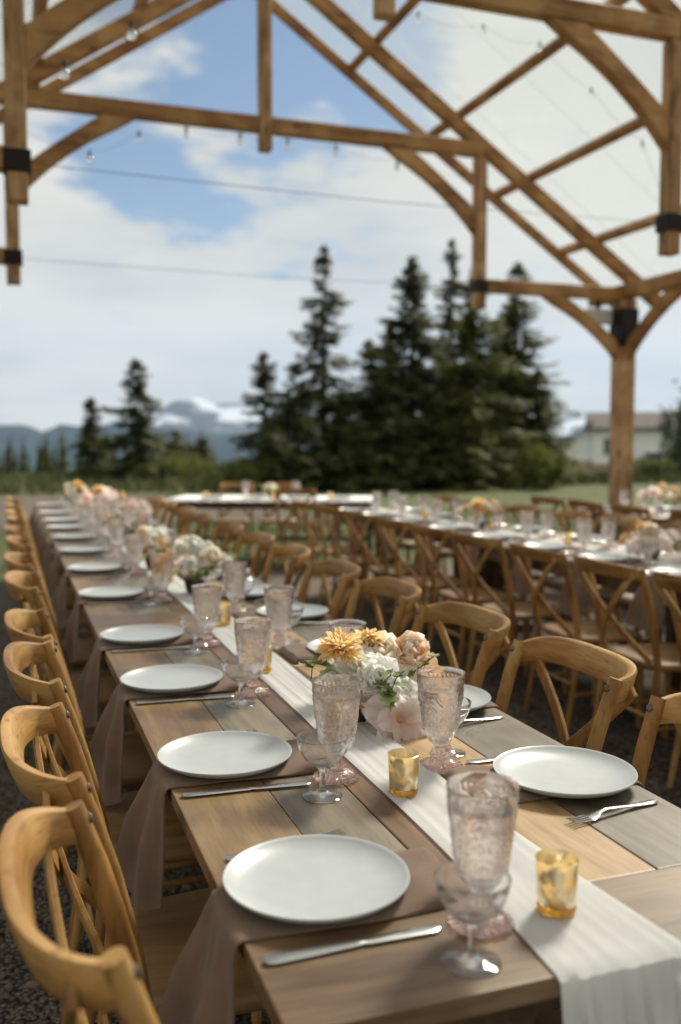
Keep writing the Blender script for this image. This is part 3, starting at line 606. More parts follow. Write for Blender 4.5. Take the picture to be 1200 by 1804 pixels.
def window(x, y, z, w, h, par):
    mb = MB(); mb.box((x - w / 2 - .07, y - .06, z - .07), (x + w / 2 + .07, y, z + h + .07)); f = mb.build('window', wallm, par, smooth_=False)
    mb = MB(); mb.box((x - w / 2, y - .08, z), (x + w / 2, y - .062, z + h)); mb.build('pane', winm, f, smooth_=False)
gable(0, 9.5, 0, 6, 3.85, 4.75, 'x', e)
mb = MB(); mb.prism([(-1.75, .4, 2.0), (-.01, .4, 2.0), (-.01, .4, 4.1), (-1.75, .4, 2.55)], (0, 5.2, 0)); mb.build('lean_to_wall', wallm, e, smooth_=False)
mb = MB(); mb.prism([(-2.0, .1, 2.42), (-.02, .1, 4.22), (-.02, .1, 4.36), (-2.0, .1, 2.56)], (0, 5.8, 0)); mb.build('lean_to_roof', roofm, e, smooth_=False)
mb = MB(); mb.box((-1.7, .3, 0), (-.02, 5.5, 1.99)); mb.build('lean_to_base', beige, e, smooth_=False)
mb = MB(); mb.box((.02, -.25, 0), (2.2, -.01, 1.85)); mb.build('porch_wall', beige, e, smooth_=False)
for x_, z_, w_, h_ in ((.9, 2.4, .7, .9), (3.1, 1.3, .9, 1.2), (5.0, 1.3, .9, 1.2), (7.2, 1.3, .9, 1.2)): window(x_, -.002, z_, w_, h_, e)
mb = MB(); mb.box((6.2, 2.7, 4.3), (6.8, 3.3, 5.3)); mb.build('chimney', beige, e, smooth_=False)

# ------------------------------------------------------------------ tables
TZ = .76
def table_proto():
    e = empty('farm_table'); L = 2.437; hw = .4215
    edges = [-hw, -.248, -.106, .085, .225, hw]; ms = ['plank_tan', 'plank_grey', 'plank_dark', 'plank_honey', 'plank_grey']
    for (a, b_), mm, dz in zip(zip(edges[:-1], edges[1:]), ms, (0, -.0006, .0004, -.0004, .0003)):
        mb = MB(); mb.box((a + .0009, .2012, TZ - .028), (b_ - .0009, L - .2012, TZ + dz)); mb.build('plank', M[mm], e, smooth_=False, bevel=.0022, bseg=2)
    for y0 in (0.0, L - .2):
        mb = MB(); mb.box((-hw, y0, TZ - .028), (hw, y0 + .2, TZ + .0005)); mb.build('end_board', M['plank_end'], e, smooth_=False, bevel=.0025, bseg=2)
    for s in (-1, 1):
        mb = MB(); mb.box((s * .375 - .011, .09, TZ - .112), (s * .375 + .011, L - .09, TZ - .0285)); mb.build('apron', M['underframe'], e, smooth_=False, bevel=.002)
    for y0 in (.07, L - .13):
        for s in (-1, 1):
            mb = MB(); mb.box((s * .125 - .06, y0, .06), (s * .125 + .06, y0 + .06, TZ - .09)); mb.build('leg', M['underframe'], e, smooth_=False, bevel=.003)
        mb = MB(); mb.box((-.36, y0 - .012, 0), (.36, y0 + .072, .0595)); mb.build('foot', M['underframe'], e, smooth_=False, bevel=.004)
        mb = MB(); mb.box((-.36, y0 - .008, TZ - .0895), (.36, y0 + .068, TZ - .0285)); mb.build('top_bearer', M['underframe'], e, smooth_=False, bevel=.003)
    mb = MB(); mb.box((-.05, .13, .25), (.05, L - .131, .30)); mb.build('stretcher', M['underframe'], e, smooth_=False, bevel=.003)
    return e
TAB = table_proto()
C1X, C2X, C3X = .6975, 3.35, 5.72
for i in range(4): inst(TAB, (C1X, .954 + 2.44 * i, 0), 0, ['front plank table of the long foreground row, carrying the golden flowers', 'second plank table of the long foreground row, carrying white flowers', 'third plank table of the long foreground row, carrying pink flowers', 'last plank table of the long foreground row, nearest the trees'][i], 'table', 'plank tables set end to end')
for i in range(3): inst(TAB, (C2X, 1.38 + 2.44 * i, 0), 0, ['front plank table of the second row behind the cross back chairs', 'middle plank table of the second row behind the cross back chairs', 'last plank table of the second row, nearest the head table'][i], 'table', 'plank tables set end to end')
for i in range(2): inst(TAB, (C3X, 3.2 + 2.44 * i, 0), 0, ['nearer plank table of the third row on the far right', 'farther plank table of the third row beside the timber post'][i], 'table', 'plank tables set end to end')
HT = Vector((1.72, 10.9, 0)); HA = math.atan2(-1.07, 2.38)
inst(TAB, (HT.x + .4215 * math.sin(-HA), HT.y + .4215 * math.cos(HA), 0), HA - R(90), 'head plank table standing across, under a white cloth before the trees', 'table', 'plank tables set end to end')

# ------------------------------------------------------------------ chairs
def post_x(z):
    return float(np.interp(z, [0, .2, .45, .58, .70, .80, .90], [-.065, -.028, 0, -.020, -.048, -.078, -.114]))
def chair_proto():
    e = empty('cross_back_chair'); cm = M['chair']
    # seat: rounded trapezoid
    mb = MB(); n = 40; out_ = []
    for k in range(n):
        a = 2 * math.pi * k / n; c, s = math.cos(a), math.sin(a); x = .2 * math.copysign(abs(c) ** .42, c); y = math.copysign(abs(s) ** .42, s); w = .198 + .026 * (x + .2) / .4
        out_.append((x + .185, y * w))
    secs = []
    for z, sc in ((.432, .955), (.437, .985), (.452, 1.0), (.462, .99), (.466, .965)): secs.append([(.185 + (x - .185) * sc, y * sc, z) for x, y in out_])
    for sc, z in ((.8, .4645), (.5, .462), (.2, .461)): secs.append([(.185 + (x - .185) * sc, y * sc, z) for x, y in out_])
    mb.loft(secs); mb.build('seat', M['seat'], e)
    for s in (-1, 1):
        mb = MB(); zs = [0, .1, .2, .32, .45, .55, .64, .72, .8, .86, .888]; ys = [.205, .203, .201, .2, .2, .203, .206, .209, .212, .2135, .2145]
        rr = [.0115, .013, .0145, .016, .017, .0172, .0172, .017, .0168, .0162, .0158]
        mb.tube([(post_x(z) , s * y, z) for z, y in zip(zs, ys)], rr, 14)
        p = mb.build('back_post', cm, e)
        bl = MB(); bl.lathe([(.0001, .0052), (.005, .0044), (.0082, .0018), (.0086, -.003)], 12); b_ = bl.build('bolt', M['bolt'], p)
        b_.location = (post_x(.868) + .0165, s * .2136, .868); b_.rotation_euler = (0, R(72), 0)
        mb = MB(); mb.tube([(.345, s * .205, 0), (.348, s * .203, .2), (.345, s * .198, .435)], [.0125, .016, .018], 12); mb.build('front_leg', cm, e)
        mb = MB(); mb.tube([(post_x(.19), s * .2, .19), (.348, s * .203, .19)], .009, 8); mb.build('stretcher', cm, e)
    mb = MB(); mb.tube([(.348, -.2, .24), (.348, .2, .24)], .009, 8); mb.build('stretcher', cm, e)
    mb = MB(); mb.tube([(post_x(.24), -.2, .24), (post_x(.24), .2, .24)], .009, 8); mb.build('stretcher', cm, e)
    # bent crest rail
    secs = []; n = 34
    for i in range(n + 1):
        ph = -math.pi / 2 + math.pi * i / n; s, c = math.sin(ph), math.cos(ph)
        y = .213 * math.copysign(abs(s) ** .72, s); x0 = -.1125 - .080 * abs(c) ** .8
        zc = .8585 + .016 * abs(c) ** .8; hh = .0265 + .006 * min(1, abs(c) * 1.6); th = .0104
        # local normal in plan
        ty = .213 * .72 * max(abs(s), .03) ** -.28 * c; tx = .082 * .8 * max(abs(c), .03) ** -.2 * s
        L = math.hypot(tx, ty) or 1; nx, ny = ty / L, -tx / L
        sec = []
        for (u, v) in ((-1, -.82), (-.6, -1), (.6, -1), (1, -.82), (1.15, 0), (1, .82), (.6, 1), (-.6, 1), (-1, .82), (-1.1, 0)):
            z = zc + v * hh; rk = (z - .868) * -.36
            sec.append((x0 + rk + u * th * nx, y + u * th * ny, z))
        secs.append(sec)
    mb = MB(); mb.loft(secs); mb.build('crest_rail', M['rail'], e)
    for s, dx in ((1, 0), (-1, -.011)):
        secs = []; n = 16
        for i in range(n + 1):
            u = i / n; y = s * (.222 - .41 * u); z = .862 - .385 * u; bow = math.sin(math.pi * u) * .03
            xx = (1 - u) * -.150 + u * -.026 - bow + dx * math.sin(math.pi * u)
            if u < .1: y = s * (.222 - .41 * u)
            w = .0165; hx = .0055; d = Vector((0, s * -.41, -.385)).normalized(); pr = Vector((0, d.z, -d.y))
            sec = []
            for a_, b_ in ((-1, -1), (1, -1), (1, 1), (-1, 1)): sec.append((xx + b_ * hx, y + pr.y * w * a_, z + pr.z * w * a_))
            secs.append(sec)
        mb = MB(); mb.loft(secs); mb.build('cross_slat', cm, e, bevel=.002, bseg=1, smooth_=False)
    return e
CH = chair_proto(); G = 'wooden cross back chairs'
def chairs(xs, face, ys, lab, jit=1.0, first_rot=None, xj=.012):
    for i, y in enumerate(ys):
        rz = (0 if face > 0 else math.pi) + R(rnd.uniform(-4, 4)) * jit
        if first_rot and i < len(first_rot): rz = (0 if face > 0 else math.pi) + R(first_rot[i])
        inst(CH, (xs + rnd.uniform(-xj, xj) * jit, y, 0), rz, lab % ORD[i], 'chair', G)
chairs(.197, 1, [1.165, 1.715, 2.343, 2.852, 3.76, 4.45, 5.30, 6.0, 6.8, 7.45, 8.3, 9.2], '%s cross back chair from the front along the left side of the foreground table', .5, (1.5, 1, 0, .5))
chairs(1.152, -1, [1.36, 1.95, 2.52, 3.12, 3.70, 4.36, 5.02, 5.72, 6.6, 7.3, 8.1, 8.8], '%s cross back chair from the front along the right side of the foreground table', .6, (1, -1, 2, 0))
chairs(2.59, 1, [1.75, 2.35, 2.9, 3.46, 4.05, 4.70, 5.25, 5.85, 6.5, 7.2, 7.9], '%s cross back chair from the front along the near side of the second table', .8)
chairs(3.80, -1, [2.9, 3.5, 4.15, 4.75, 5.42, 5.98, 6.7, 7.4, 8.1], '%s cross back chair from the front along the far side of the second table')
chairs(4.95, 1, [4.4, 5.05, 5.75, 6.5, 7.15, 7.75], '%s cross back chair from the front along the near side of the third table')
chairs(6.17, -1, [4.8, 5.5, 6.2, 6.9, 7.5], '%s cross back chair from the front along the far side of the third table')
hd = Vector((math.cos(HA), math.sin(HA), 0)); hn = Vector((-hd.y, hd.x, 0)); HO = HT
for s, lab in ((.62, 'left cross back chair behind the head table before the trees'), (1.2, 'right cross back chair behind the head table before the trees')):
    p = HO + hd * s + hn * 1.02; inst(CH, (p.x, p.y, 0), math.atan2(-hn.y, -hn.x), lab, 'chair', G)
for s, lab in ((1.55, 'cross back chair standing in shade in front of the head table'),):
    p = HO + hd * s - hn * .22; inst(CH, (p.x, p.y, 0), math.atan2(hn.y, hn.x), lab, 'chair', G)

# ------------------------------------------------------------------ table ware prototypes (local +x points to the table centre, origin at plate centre)
def plate_proto():
    pr = [(.0001, .0055), (.05, .0055), (.085, .0065), (.105, .0092), (.120, .0142), (.129, .0196), (.1325, .0225), (.1345, .0228), (.1352, .0212), (.1335, .0185), (.123, .0105), (.108, .0045), (.085, .0012), (.072, 0), (.066, 0), (.062, .002), (.0001, .002)]
    mb = MB(); mb.lathe(pr, 72); return mb.build('dinner_plate', M['china'])
def knife_proto():
    st = [(-.122, .004, .0022), (-.119, .0085, .0032), (-.105, .0105, .0036), (-.06, .0092, .0034), (-.02, .0072, .003), (.002, .0062, .0026), (.012, .0068, .0018), (.02, .0088, .0012), (.06, .0095, .0011), (.1, .0102, .0010), (.112, .0092, .0009), (.119, .0062, .0008), (.122, .002, .0007)]
    secs = []
    for i, (x, w, h) in enumerate(st):
        off = .002 if x > .01 else 0
        secs.append([(x, off + w * c, .0038 + h * s) for c, s in ((-1, 0), (-.8, -.75), (0, -1), (.8, -.75), (1, 0), (.8, .75), (0, 1), (-.8, .75))])
    mb = MB(); mb.loft(secs); return mb.build('table_knife', M['steel'])
def fork_proto():
    mb = MB(); st = [(-.105, .003, .0018, .003), (-.102, .0075, .0022, .003), (-.085, .009, .0022, .0032), (-.05, .0062, .002, .005), (-.01, .0042, .002, .009), (.02, .004, .002, .012), (.035, .006, .0016, .010), (.045, .0105, .0013, .0065), (.055, .0125, .0012, .0045), (.06, .0125, .0011, .004)]
    mb.loft([[(x, w * c, z + h * s) for c, s in ((-1, 0), (-.7, -.8), (0, -1), (.7, -.8), (1, 0), (.7, .8), (0, 1), (-.7, .8))] for x, w, h, z in st])
    for k in range(4):
        y = -.0105 + k * .007
        mb.loft([[(x, y + w * c, z + .001 * s) for c, s in ((-1, -1), (1, -1), (1, 1), (-1, 1))] for x, w, z in ((.0595, .002, .004), (.08, .0017, .0042), (.097, .0014, .0065), (.102, .0006, .0075))])
    return mb.build('table_fork', M['steel'])
def napkin_mesh(seed):
    r = random.Random(seed); nu, nv = 60, 26; pts = []; W0 = .083
    flat = .335; hang = .27 + r.uniform(-.02, .03); ph = r.uniform(0, 6); edge = -.1315
    top, bot = [], []
    tot = flat + hang
    for i in range(nu + 1):
        s = tot * i / nu - flat              # <0 on the table, >0 hanging
        rowt, rowb = [], []
        for j in range(nv + 1):
            v = -1 + 2 * j / nv
            h = max(0, s)
            k = min(1, h / .12)
            w = W0 * (1 - .04 * k + .10 * min(1, h / .3)) + .006 * math.sin(s * 17 + ph)
            fold = (.013 * math.cos(v * 4.6 + ph * .3) + .006 * math.sin(v * 9 + ph + s * 6)) * k
            th = (.0046 + .0130 * min(1, max(0, (-s - .22) / .05)) * (1 if s > -flat + .004 else .2)) * (1 - .6 * abs(v) ** 14) + .001
            y = v * w + .012 * k * math.sin(h * 9 + ph) * .6
            if s < -.012: x = edge - s; z = .0008; nx, nz = 0, 1; z += (.0013 * math.sin(v * 6 + s * 25 + ph) + .0013) * min(1, (-s - .012) / .05)
            else:
                a = min((s + .012) / .024, 1) * math.pi / 2; rad = .010
                if s < .012: x = edge - rad * math.sin(a) - .001; z = .0008 - rad * (1 - math.cos(a))
                else:
                    d = s - .012; out_ = (.012 + .034 * (v + 1)) * (d / .3) ** 1.2; x = edge - rad - .001 - out_ - max(0, fold + .012 * k); z = .0008 - rad - d * .985 * (1 - .10 * v * v)
                nx, nz = -math.sin(a), math.cos(a)
            rowb.append((x, y, z)); rowt.append((x + nx * th, y, z + nz * th))
        top.append(rowt); bot.append(rowb)
    secs = [t_ + b_[::-1] for t_, b_ in zip(top, bot)]
    mb = MB(); mb.loft(secs); return mb.mesh('napkin', M['napkin'])
ORN = 1.45
def orn(r, z, a):
    """pressed pattern: arches, beads and scrolls in the goblet wall"""
    d = 0; u = (z - .078) / .10
    if 0 < u < 1:
        ar = abs(math.sin(4 * a)); yv = .62 + .26 * ar ** .7
        d += .0011 * math.exp(-((u - yv) / .03) ** 2) + .0008 * math.exp(-((u - yv + .10) / .025) ** 2)
        d += .0010 * math.exp(-((u - .02) / .02) ** 2) + .0009 * math.exp(-((u - .97) / .03) ** 2) * (.5 + .5 * math.cos(32 * a))
        if u < .72: d += .0010 * math.sin(12 * a + 4 * math.sin(11 * u)) * math.sin(20 * u + 2.5 * math.cos(8 * a)) * min(1, u * 6)
        d += .0013 * math.exp(-(((u - .40) / .12) ** 2 + (math.sin(4 * a + math.pi / 2) / .38) ** 2)) * math.cos(40 * math.hypot((u - .40), .25 * math.sin(4 * a + math.pi / 2)))
    elif u <= 0 and z > .045: d -= .0011 * (.5 - .5 * math.cos(12 * a)) * min(1, -u * 5)
    return (r + d * ORN - .0006, z)
def goblet_proto(water=True):
    e = empty('pink_goblet')
    o_ = [(.0001, .0445), (.012, .0450), (.019, .050), (.026, .060), (.031, .069), (.0345, .077)] + [(.0345 + .0145 * ((k / 36) ** .75), .077 + .116 * k / 36) for k in range(1, 37)]
    inn = [(.0475, .1945), (.0465, .193)] + [(.0465 - .0140 * ((k / 10) ** 1.15), .193 - .112 * k / 10) for k in range(1, 11)] + [(.028, .070), (.021, .060), (.012, .0545), (.0001, .0535)]
    mb = MB()
    mb.lathe(o_, 160, orn); b0 = len(mb.v)
    mb.lathe([(.0490, .193), (.0486, .1945)] + inn, 160)
    mb.build('bowl', M['pink_glass'], e, fix=True)
    if water:
        fl = .162; wr = lambda z: float(np.interp(z, [.0535, .0545, .060, .070, .081, .193], [.0, .012, .021, .028, .0325, .0465])) - .0006
        mb = MB(); mb.lathe([(.0001, .0542), (.0115, .0551)] + [(wr(z), z) for z in np.linspace(.061, fl, 12)] + [(wr(fl) - .0006, fl - .0004), (.0001, fl - .0006)], 48); mb.build('water', M['water'], e)
    fl_ = lambda r, z, a: (r * (1 + .10 * math.cos(12 * a)), z)
    mb = MB(); mb.lathe([(.0001, .0442), (.0105, .0438), (.011, .0415), (.0155, .0375), (.0172, .0325), (.0155, .0272), (.0115, .0235), (.0112, .0222), (.0001, .0221)], 96, fl_); mb.build('stem', M['pink_foot'], e)
    def sc(r, z, a): k = max(0, (r - .016) / .028); return (r * (1 + .045 * k * math.cos(20 * a)), z + .0026 * k * (1 + math.cos(20 * a)) * .5 + .0010 * math.sin(math.pi * min(1, k)) * math.cos(20 * a))
    mb = MB(); mb.lathe([(.0001, .0219), (.011, .0217), (.0125, .0195), (.018, .016), (.028, .0115), (.037, .0072), (.0425, .0048), (.0445, .0030), (.0435, .0019), (.03, .0030), (.015, .006), (.0001, .0075)], 120, sc); mb.build('foot', M['pink_foot'], e)
    return e
def coupe_proto():
    pr = [(.0001, .0095), (.004, .0085), (.012, .0068), (.026, .0042), (.035, .0028), (.0372, .0018), (.036, .0006), (.02, .0010), (.0001, .0012)]
    o_ = [(.036, .0006), (.0372, .0018), (.035, .0030), (.024, .0055), (.012, .0090), (.0065, .013), (.0048, .020), (.0045, .032), (.0048, .044), (.0068, .0515), (.013, .0565), (.024, .0630), (.034, .0725), (.0415, .086), (.0458, .099), (.0475, .1095), (.0478, .1115)]
    inn = [(.0470, .1122), (.0464, .1112), (.0447, .099), (.0404, .0865), (.033, .0740), (.0232, .0650), (.012, .0595), (.0001, .0580)]
    mb = MB(); mb.lathe([(.0001, .0012), (.02, .0010)] + o_ + inn, 64); return mb.build('coupe_glass', M['clear_glass'])
def votive_proto():
    e = empty('votive_holder')
    o_ = [(.0001, .0135), (.0262, .0135), (.0268, .02), (.0275, .04), (.0287, .0635), (.0295, .0745), (.0300, .0752)]
    mb = MB(); mb.lathe(o_ + [(.0292, .0756), (.0285, .0748), (.0268, .055), (.0255, .03), (.0245, .0165), (.0001, .0160)], 48); mb.build('cup', M['mercury'], e)
    mb = MB(); mb.lathe([(.0001, .0133), (.0262, .0133), (.0272, .009), (.0258, .003), (.022, 0), (.0001, .001)], 48); mb.build('base', M['amber'], e)
    mb = MB(); mb.lathe([(.0001, .0165), (.0195, .0165), (.0195, .03), (.018, .0315), (.0001, .031)], 24); mb.build('candle', M['wax'], e)
    return e
PL, KN, FK, GB, CP, VO = plate_proto(), knife_proto(), fork_proto(), goblet_proto(), coupe_proto(), votive_proto()
NAPM = [napkin_mesh(s) for s in range(5)]
cnt = [0]
def setting(cx, cy, rot, where, i, full=True, gob=True, coupe=True, cutl=True, nap=True):
    c, s = math.cos(rot), math.sin(rot); q = lambda x, y, z=0: (cx + c * x - s * y, cy + s * x + c * y, TZ + z); w = '%s from the front ' % ORD[i] + where
    j = lambda a: rnd.uniform(-a, a); ra = R(rnd.uniform(-1.5, 1.5)) + rot
    if nap:
        o = bpy.data.objects.new('napkin', NAPM[cnt[0] % 5]); cnt[0] += 1; COL.objects.link(o); o.location = q(0, j(.008) - .025, .0008); o.rotation_euler = (0, 0, rot)
        tag(o, 'mauve napkin, ' + w, 'napkin', 'mauve linen napkins')
    inst(PL, q(j(.007), j(.008), .0068), rot + rnd.uniform(0, 6), 'white dinner plate, ' + w, 'plate', 'white dinner plates')
    if cutl:
        inst(KN, q(.005 + j(.004), -.160 + j(.005), .0008), rot + R(-1.5 + j(3.2)), 'steel table knife, ' + w, 'knife', 'steel table knives')
        inst(FK, q(.0 + j(.004), .158 + j(.005), .0008), rot + R(9 + j(3)), 'steel table fork, ' + w, 'fork', 'steel table forks')
    if gob: inst(GB, q(.182 + j(.004), -.155 + j(.006), .0008), rnd.uniform(0, 6), 'pink pressed glass goblet, ' + w, 'goblet', 'pink pressed goblets')
    if coupe: inst(CP, q(.128 + j(.003), -.236 + j(.005), .0006), rnd.uniform(0, 6), 'clear coupe glass, ' + w, 'coupe glass', 'clear coupe glasses')
LY = [1.255, 1.84, 2.49, 3.105, 4.02, 4.86, 5.71, 6.53, 7.3, 8.0, 8.85, 10.0]
for i, y in enumerate(LY): setting(.408, y, 0, 'on the left of the foreground table', i)
RY = [1.515, 2.07, 2.69, 3.33, 3.86, 4.50, 5.15, 5.9, 6.7, 7.5, 8.2, 8.9]
for i, y in enumerate(RY): setting(.987, y, math.pi, 'on the right of the foreground table', i)
for i, y in enumerate([2.5, 3.1, 3.75, 4.35, 4.95, 5.6, 6.3, 7.0, 7.7, 8.3]): setting(3.06, y, 0, 'on the near side of the second table', i)
for i, y in enumerate([3.3, 4.0, 4.7, 5.4, 6.05, 6.75, 7.45, 8.1]): setting(3.64, y, math.pi, 'on the far side of the second table', i, nap=False)
for i, y in enumerate([4.5, 5.2, 5.9, 6.6, 7.3, 7.8]): setting(5.43, y, 0, 'on the near side of the third table', i, nap=False, cutl=False)
for i, y in enumerate([5.3, 6.0, 6.8, 7.5]): setting(6.01, y, math.pi, 'on the far side of the third table', i, nap=False, cutl=False)
hc = HO + hn * .42
for i, s in enumerate((.5, 1.0, 1.5, 2.0)):
    p = hc + hd * s - hn * .2; inst(PL, (p.x, p.y, TZ + .0042), 0, 'white dinner plate on the head table, %s from its left end' % ['first', 'second', 'third', 'fourth'][i], 'plate', 'white dinner plates')
for i, s in enumerate((.86, 1.46)):
    p = hc + hd * s; inst(GB, (p.x, p.y, TZ + .0042), 0, 'pink pressed glass goblet on the head table, %s of its flowers' % ['left', 'right'][i], 'goblet', 'pink pressed goblets')
VP = [(.700, 1.085), (.675, 1.558), (.700, 1.985), (.665, 2.54), (.712, 3.26), (.69, 4.35), (.70, 5.32), (.7, 7.0)]
for i, (x, y) in enumerate(VP): inst(VO, (x, y, TZ + .006), rnd.uniform(0, 6), '%s gold mercury votive on the white runner of the foreground table' % (ORD[i] if i else 'nearest'), 'candle holder', 'gold votive holders')
for i, (x, y) in enumerate([(3.3, 3.4), (3.38, 4.35), (3.33, 5.1), (3.38, 6.2), (3.35, 7.3)]): inst(VO, (x, y, TZ + .006), rnd.uniform(0, 6), '%s gold mercury votive from the front on the second table' % ORD[i], 'candle holder', 'gold votive holders')
for i, s in enumerate((.45, 1.25, 1.9)):
    p = hc + hd * s - hn * .32; inst(VO, (p.x, p.y, TZ + .0042), 0, '%s gold votive along the front of the head table' % ['left', 'middle', 'right'][i], 'candle holder', 'gold votive holders')

# runners
def runner(cx, y0, y1, label, seed, drop=.5, w0=.062, wfront=.096):
    rr = random.Random(seed); top, n = [], int((y1 - y0) / .018); nv = 26
    rows = []
    ss = [-drop + drop * k / 26 for k in range(26)] + [(y1 - y0) * k / n for k in range(n + 1)]
    for s in ss:
        row = []
        yy = max(0, s); h = max(0, -s)
        front = math.exp(-yy / .35)
        w = w0 + (wfront - w0) * front + .012 * mnoise.noise(Vector((yy * 1.7, seed, 0))); cc = .012 * mnoise.noise(Vector((yy * .9, seed + 5, 2))) + .004 * front - .002 * h
        for j in range(nv + 1):
            v = -1 + 2 * j / nv; lift = .0060 + .0042 * mnoise.noise(Vector((v * 3.2 + yy * .8, yy * 1.3, seed))) + .0032 * mnoise.noise(Vector((v * 7 - yy * 1.5, yy * 2.0, seed + 3)))
            lift += .006 * math.exp(-((abs(v) - .82) / .12) ** 2) * (.4 + .6 * mnoise.noise(Vector((yy * 5, seed, v > 0))))
            lift = max(.0018, lift * (1 - .15 * abs(v) ** 6))
            ex = cx + cc + v * w * (1 + .05 * mnoise.noise(Vector((yy * 4, v * 2, seed))))
            if s < .0:
                f = min(1, h / .15); rad = .012
                fold = (.026 * math.sin(v * 8.5 + 1 + 2 * mnoise.noise(Vector((h * 2, seed, 1)))) + .013 * math.sin(v * 17 + 2 * h)) * f
                a = min(h / (rad * 1.57), 1) * math.pi / 2
                if h < rad * 1.57: row.append((ex, y0 - lift * math.sin(a) - rad * math.sin(a) * .2, TZ + lift * math.cos(a)))
                else: row.append((cx + (ex - cx) * (1 + .18 * h / .5), y0 - .009 - .03 * h - abs(fold) - .012 * f, TZ - (h - rad * 1.57) * 1.0))
            else: row.append((ex, y0 + s, TZ + lift))
        rows.append(row)
    mb = MB(); mb.grid(rows); o = mb.build('table_runner', M['gauze'], fix=False); return tag(o, label, 'table runner', 'white gauze table runners')
runner(.708, .954, 10.65, 'white gauze runner along the middle of the foreground table, hanging off its end', 2)
runner(C2X, 1.38, 8.65, 'white gauze runner along the middle of the second table', 6, w0=.12, wfront=.14)
runner(C3X, 3.2, 8.05, 'white gauze runner along the middle of the third table', 9, w0=.12, wfront=.14)
# white cloth on the head table
mb = MB(); nx_, ny_ = 60, 20; rows = []
for i in range(nx_ + 1):
    row = []
    for j in range(ny_ + 1):
        u = -.02 + 2.48 * i / nx_; v = -.445 + .89 * j / ny_; z = TZ + .004
        dv = max(0, abs(v) - .4215); du = max(0, -u, u - 2.437)
        if dv > 0 or du > 0: z = TZ - .012 - .012 * abs(math.sin(u * 20))
        p = hc + hd * u + hn * v; row.append((p.x, p.y, z))
    rows.append(row)
mb.grid(rows); tag(mb.build('tablecloth', M['whitecloth'], fix=False), 'white cloth laid over the head table', 'tablecloth')

# ------------------------------------------------------------------ flowers
def petal_mesh(name, L, Wd, cup, curl, mat, ruffle=0, tipw=.6, seed=0, nu=6, nv=5):
    mb = MB(); rows = []
    for i in range(nu + 1):
        u = i / nu; w = Wd * (math.sin(math.pi * min(1, (u * .86 + .06))) ** tipw) * .5
        if i == nu: w *= .55
        row = []
        for j in range(nv + 1):
            v = -1 + 2 * j / nv; y = u * L; z = curl * L * u * u + cup * Wd * v * v * .5 + ruffle * Wd * math.sin(v * 7 + seed + u * 3) * u * u
            row.append((v * w, y * (1 - .08 * v * v * u), z))
        rows.append(row)
    mb.grid(rows); return mb.mesh(name, mat, fix=False)
P_DAHLIA = [petal_mesh('petal', .046, .0150, .8, c, M['p_gold'], .06, .45, s) for s, c in ((1, .10), (2, -.12))]
P_ROSE = [petal_mesh('petal', .034, .040, .6, .3, M['p_peach'], .10, .5, 3), petal_mesh('petal', .036, .044, .5, .15, M['p_blush'], .14, .5, 5)]
P_CREAM = [petal_mesh('petal', .036, .042, .6, .35, M['p_cream'], .06, .5, 2)]
P_WHITE = [petal_mesh('petal', .036, .031, .4, .05, M['p_white'], .09, .5, 4), petal_mesh('petal', .034, .029, .35, -.12, M['p_white'], .10, .5, 7)]
P_RHODO = [petal_mesh('petal', .062, .056, .30, -.34, M['p_pink'], .13, .42, 1, 10, 12), petal_mesh('petal', .060, .058, .25, -.20, M['p_blush'], .15, .42, 4, 10, 12), petal_mesh('petal', .058, .050, .35, -.1, M['p_white2'], .15, .45, 2, 10, 12)]
P_AZAL = [petal_mesh('petal', .040, .030, .3, -.25, M['p_peach'], .06, .45, 2, 7, 6)]
P_FLECK = petal_mesh('fleck', .014, .004, .2, .05, M['p_red'])
def rot_to(n_, spin=0):
    n_ = Vector(n_).normalized(); return n_.to_track_quat('Z', 'Y') @ Quaternion((0, 0, 1), spin)
def core_mesh(mat, r=.010, h=.008):
    mb = MB(); mb.lathe([(.0001, h), (r * .6, h * .85), (r, h * .2), (r * .8, -h * .4), (r * .3, -h)], 10); return mb.mesh('core', mat)
CORE = {k: core_mesh(M[k], *((.006, .006) if k == 'p_gold' else (.010, .008))) for k in ('p_gold', 'p_peach', 'p_cream', 'p_white', 'p_blush')}
def ring(b, ms, n, tilt, rad, sc, rr, jit=.12, zoff=0):
    """petals stand round the bloom's axis: tilt 90 = flat open, 0 = upright"""
    for k in range(n):
        a = 2 * math.pi * (k + rr.uniform(-.2, .2)) / n; ti = R(tilt + rr.uniform(-9, 9))
        q = Quaternion((0, 0, 1), a) @ Quaternion((1, 0, 0), R(90) - ti) @ Quaternion((0, 1, 0), rr.uniform(-.25, .25))
        d = Vector((-math.sin(a), math.cos(a), 0)) * rad
        child('petal', rr.choice(ms), b, d + Vector((0, 0, zoff)), q, sc * rr.uniform(1 - jit, 1 + jit))
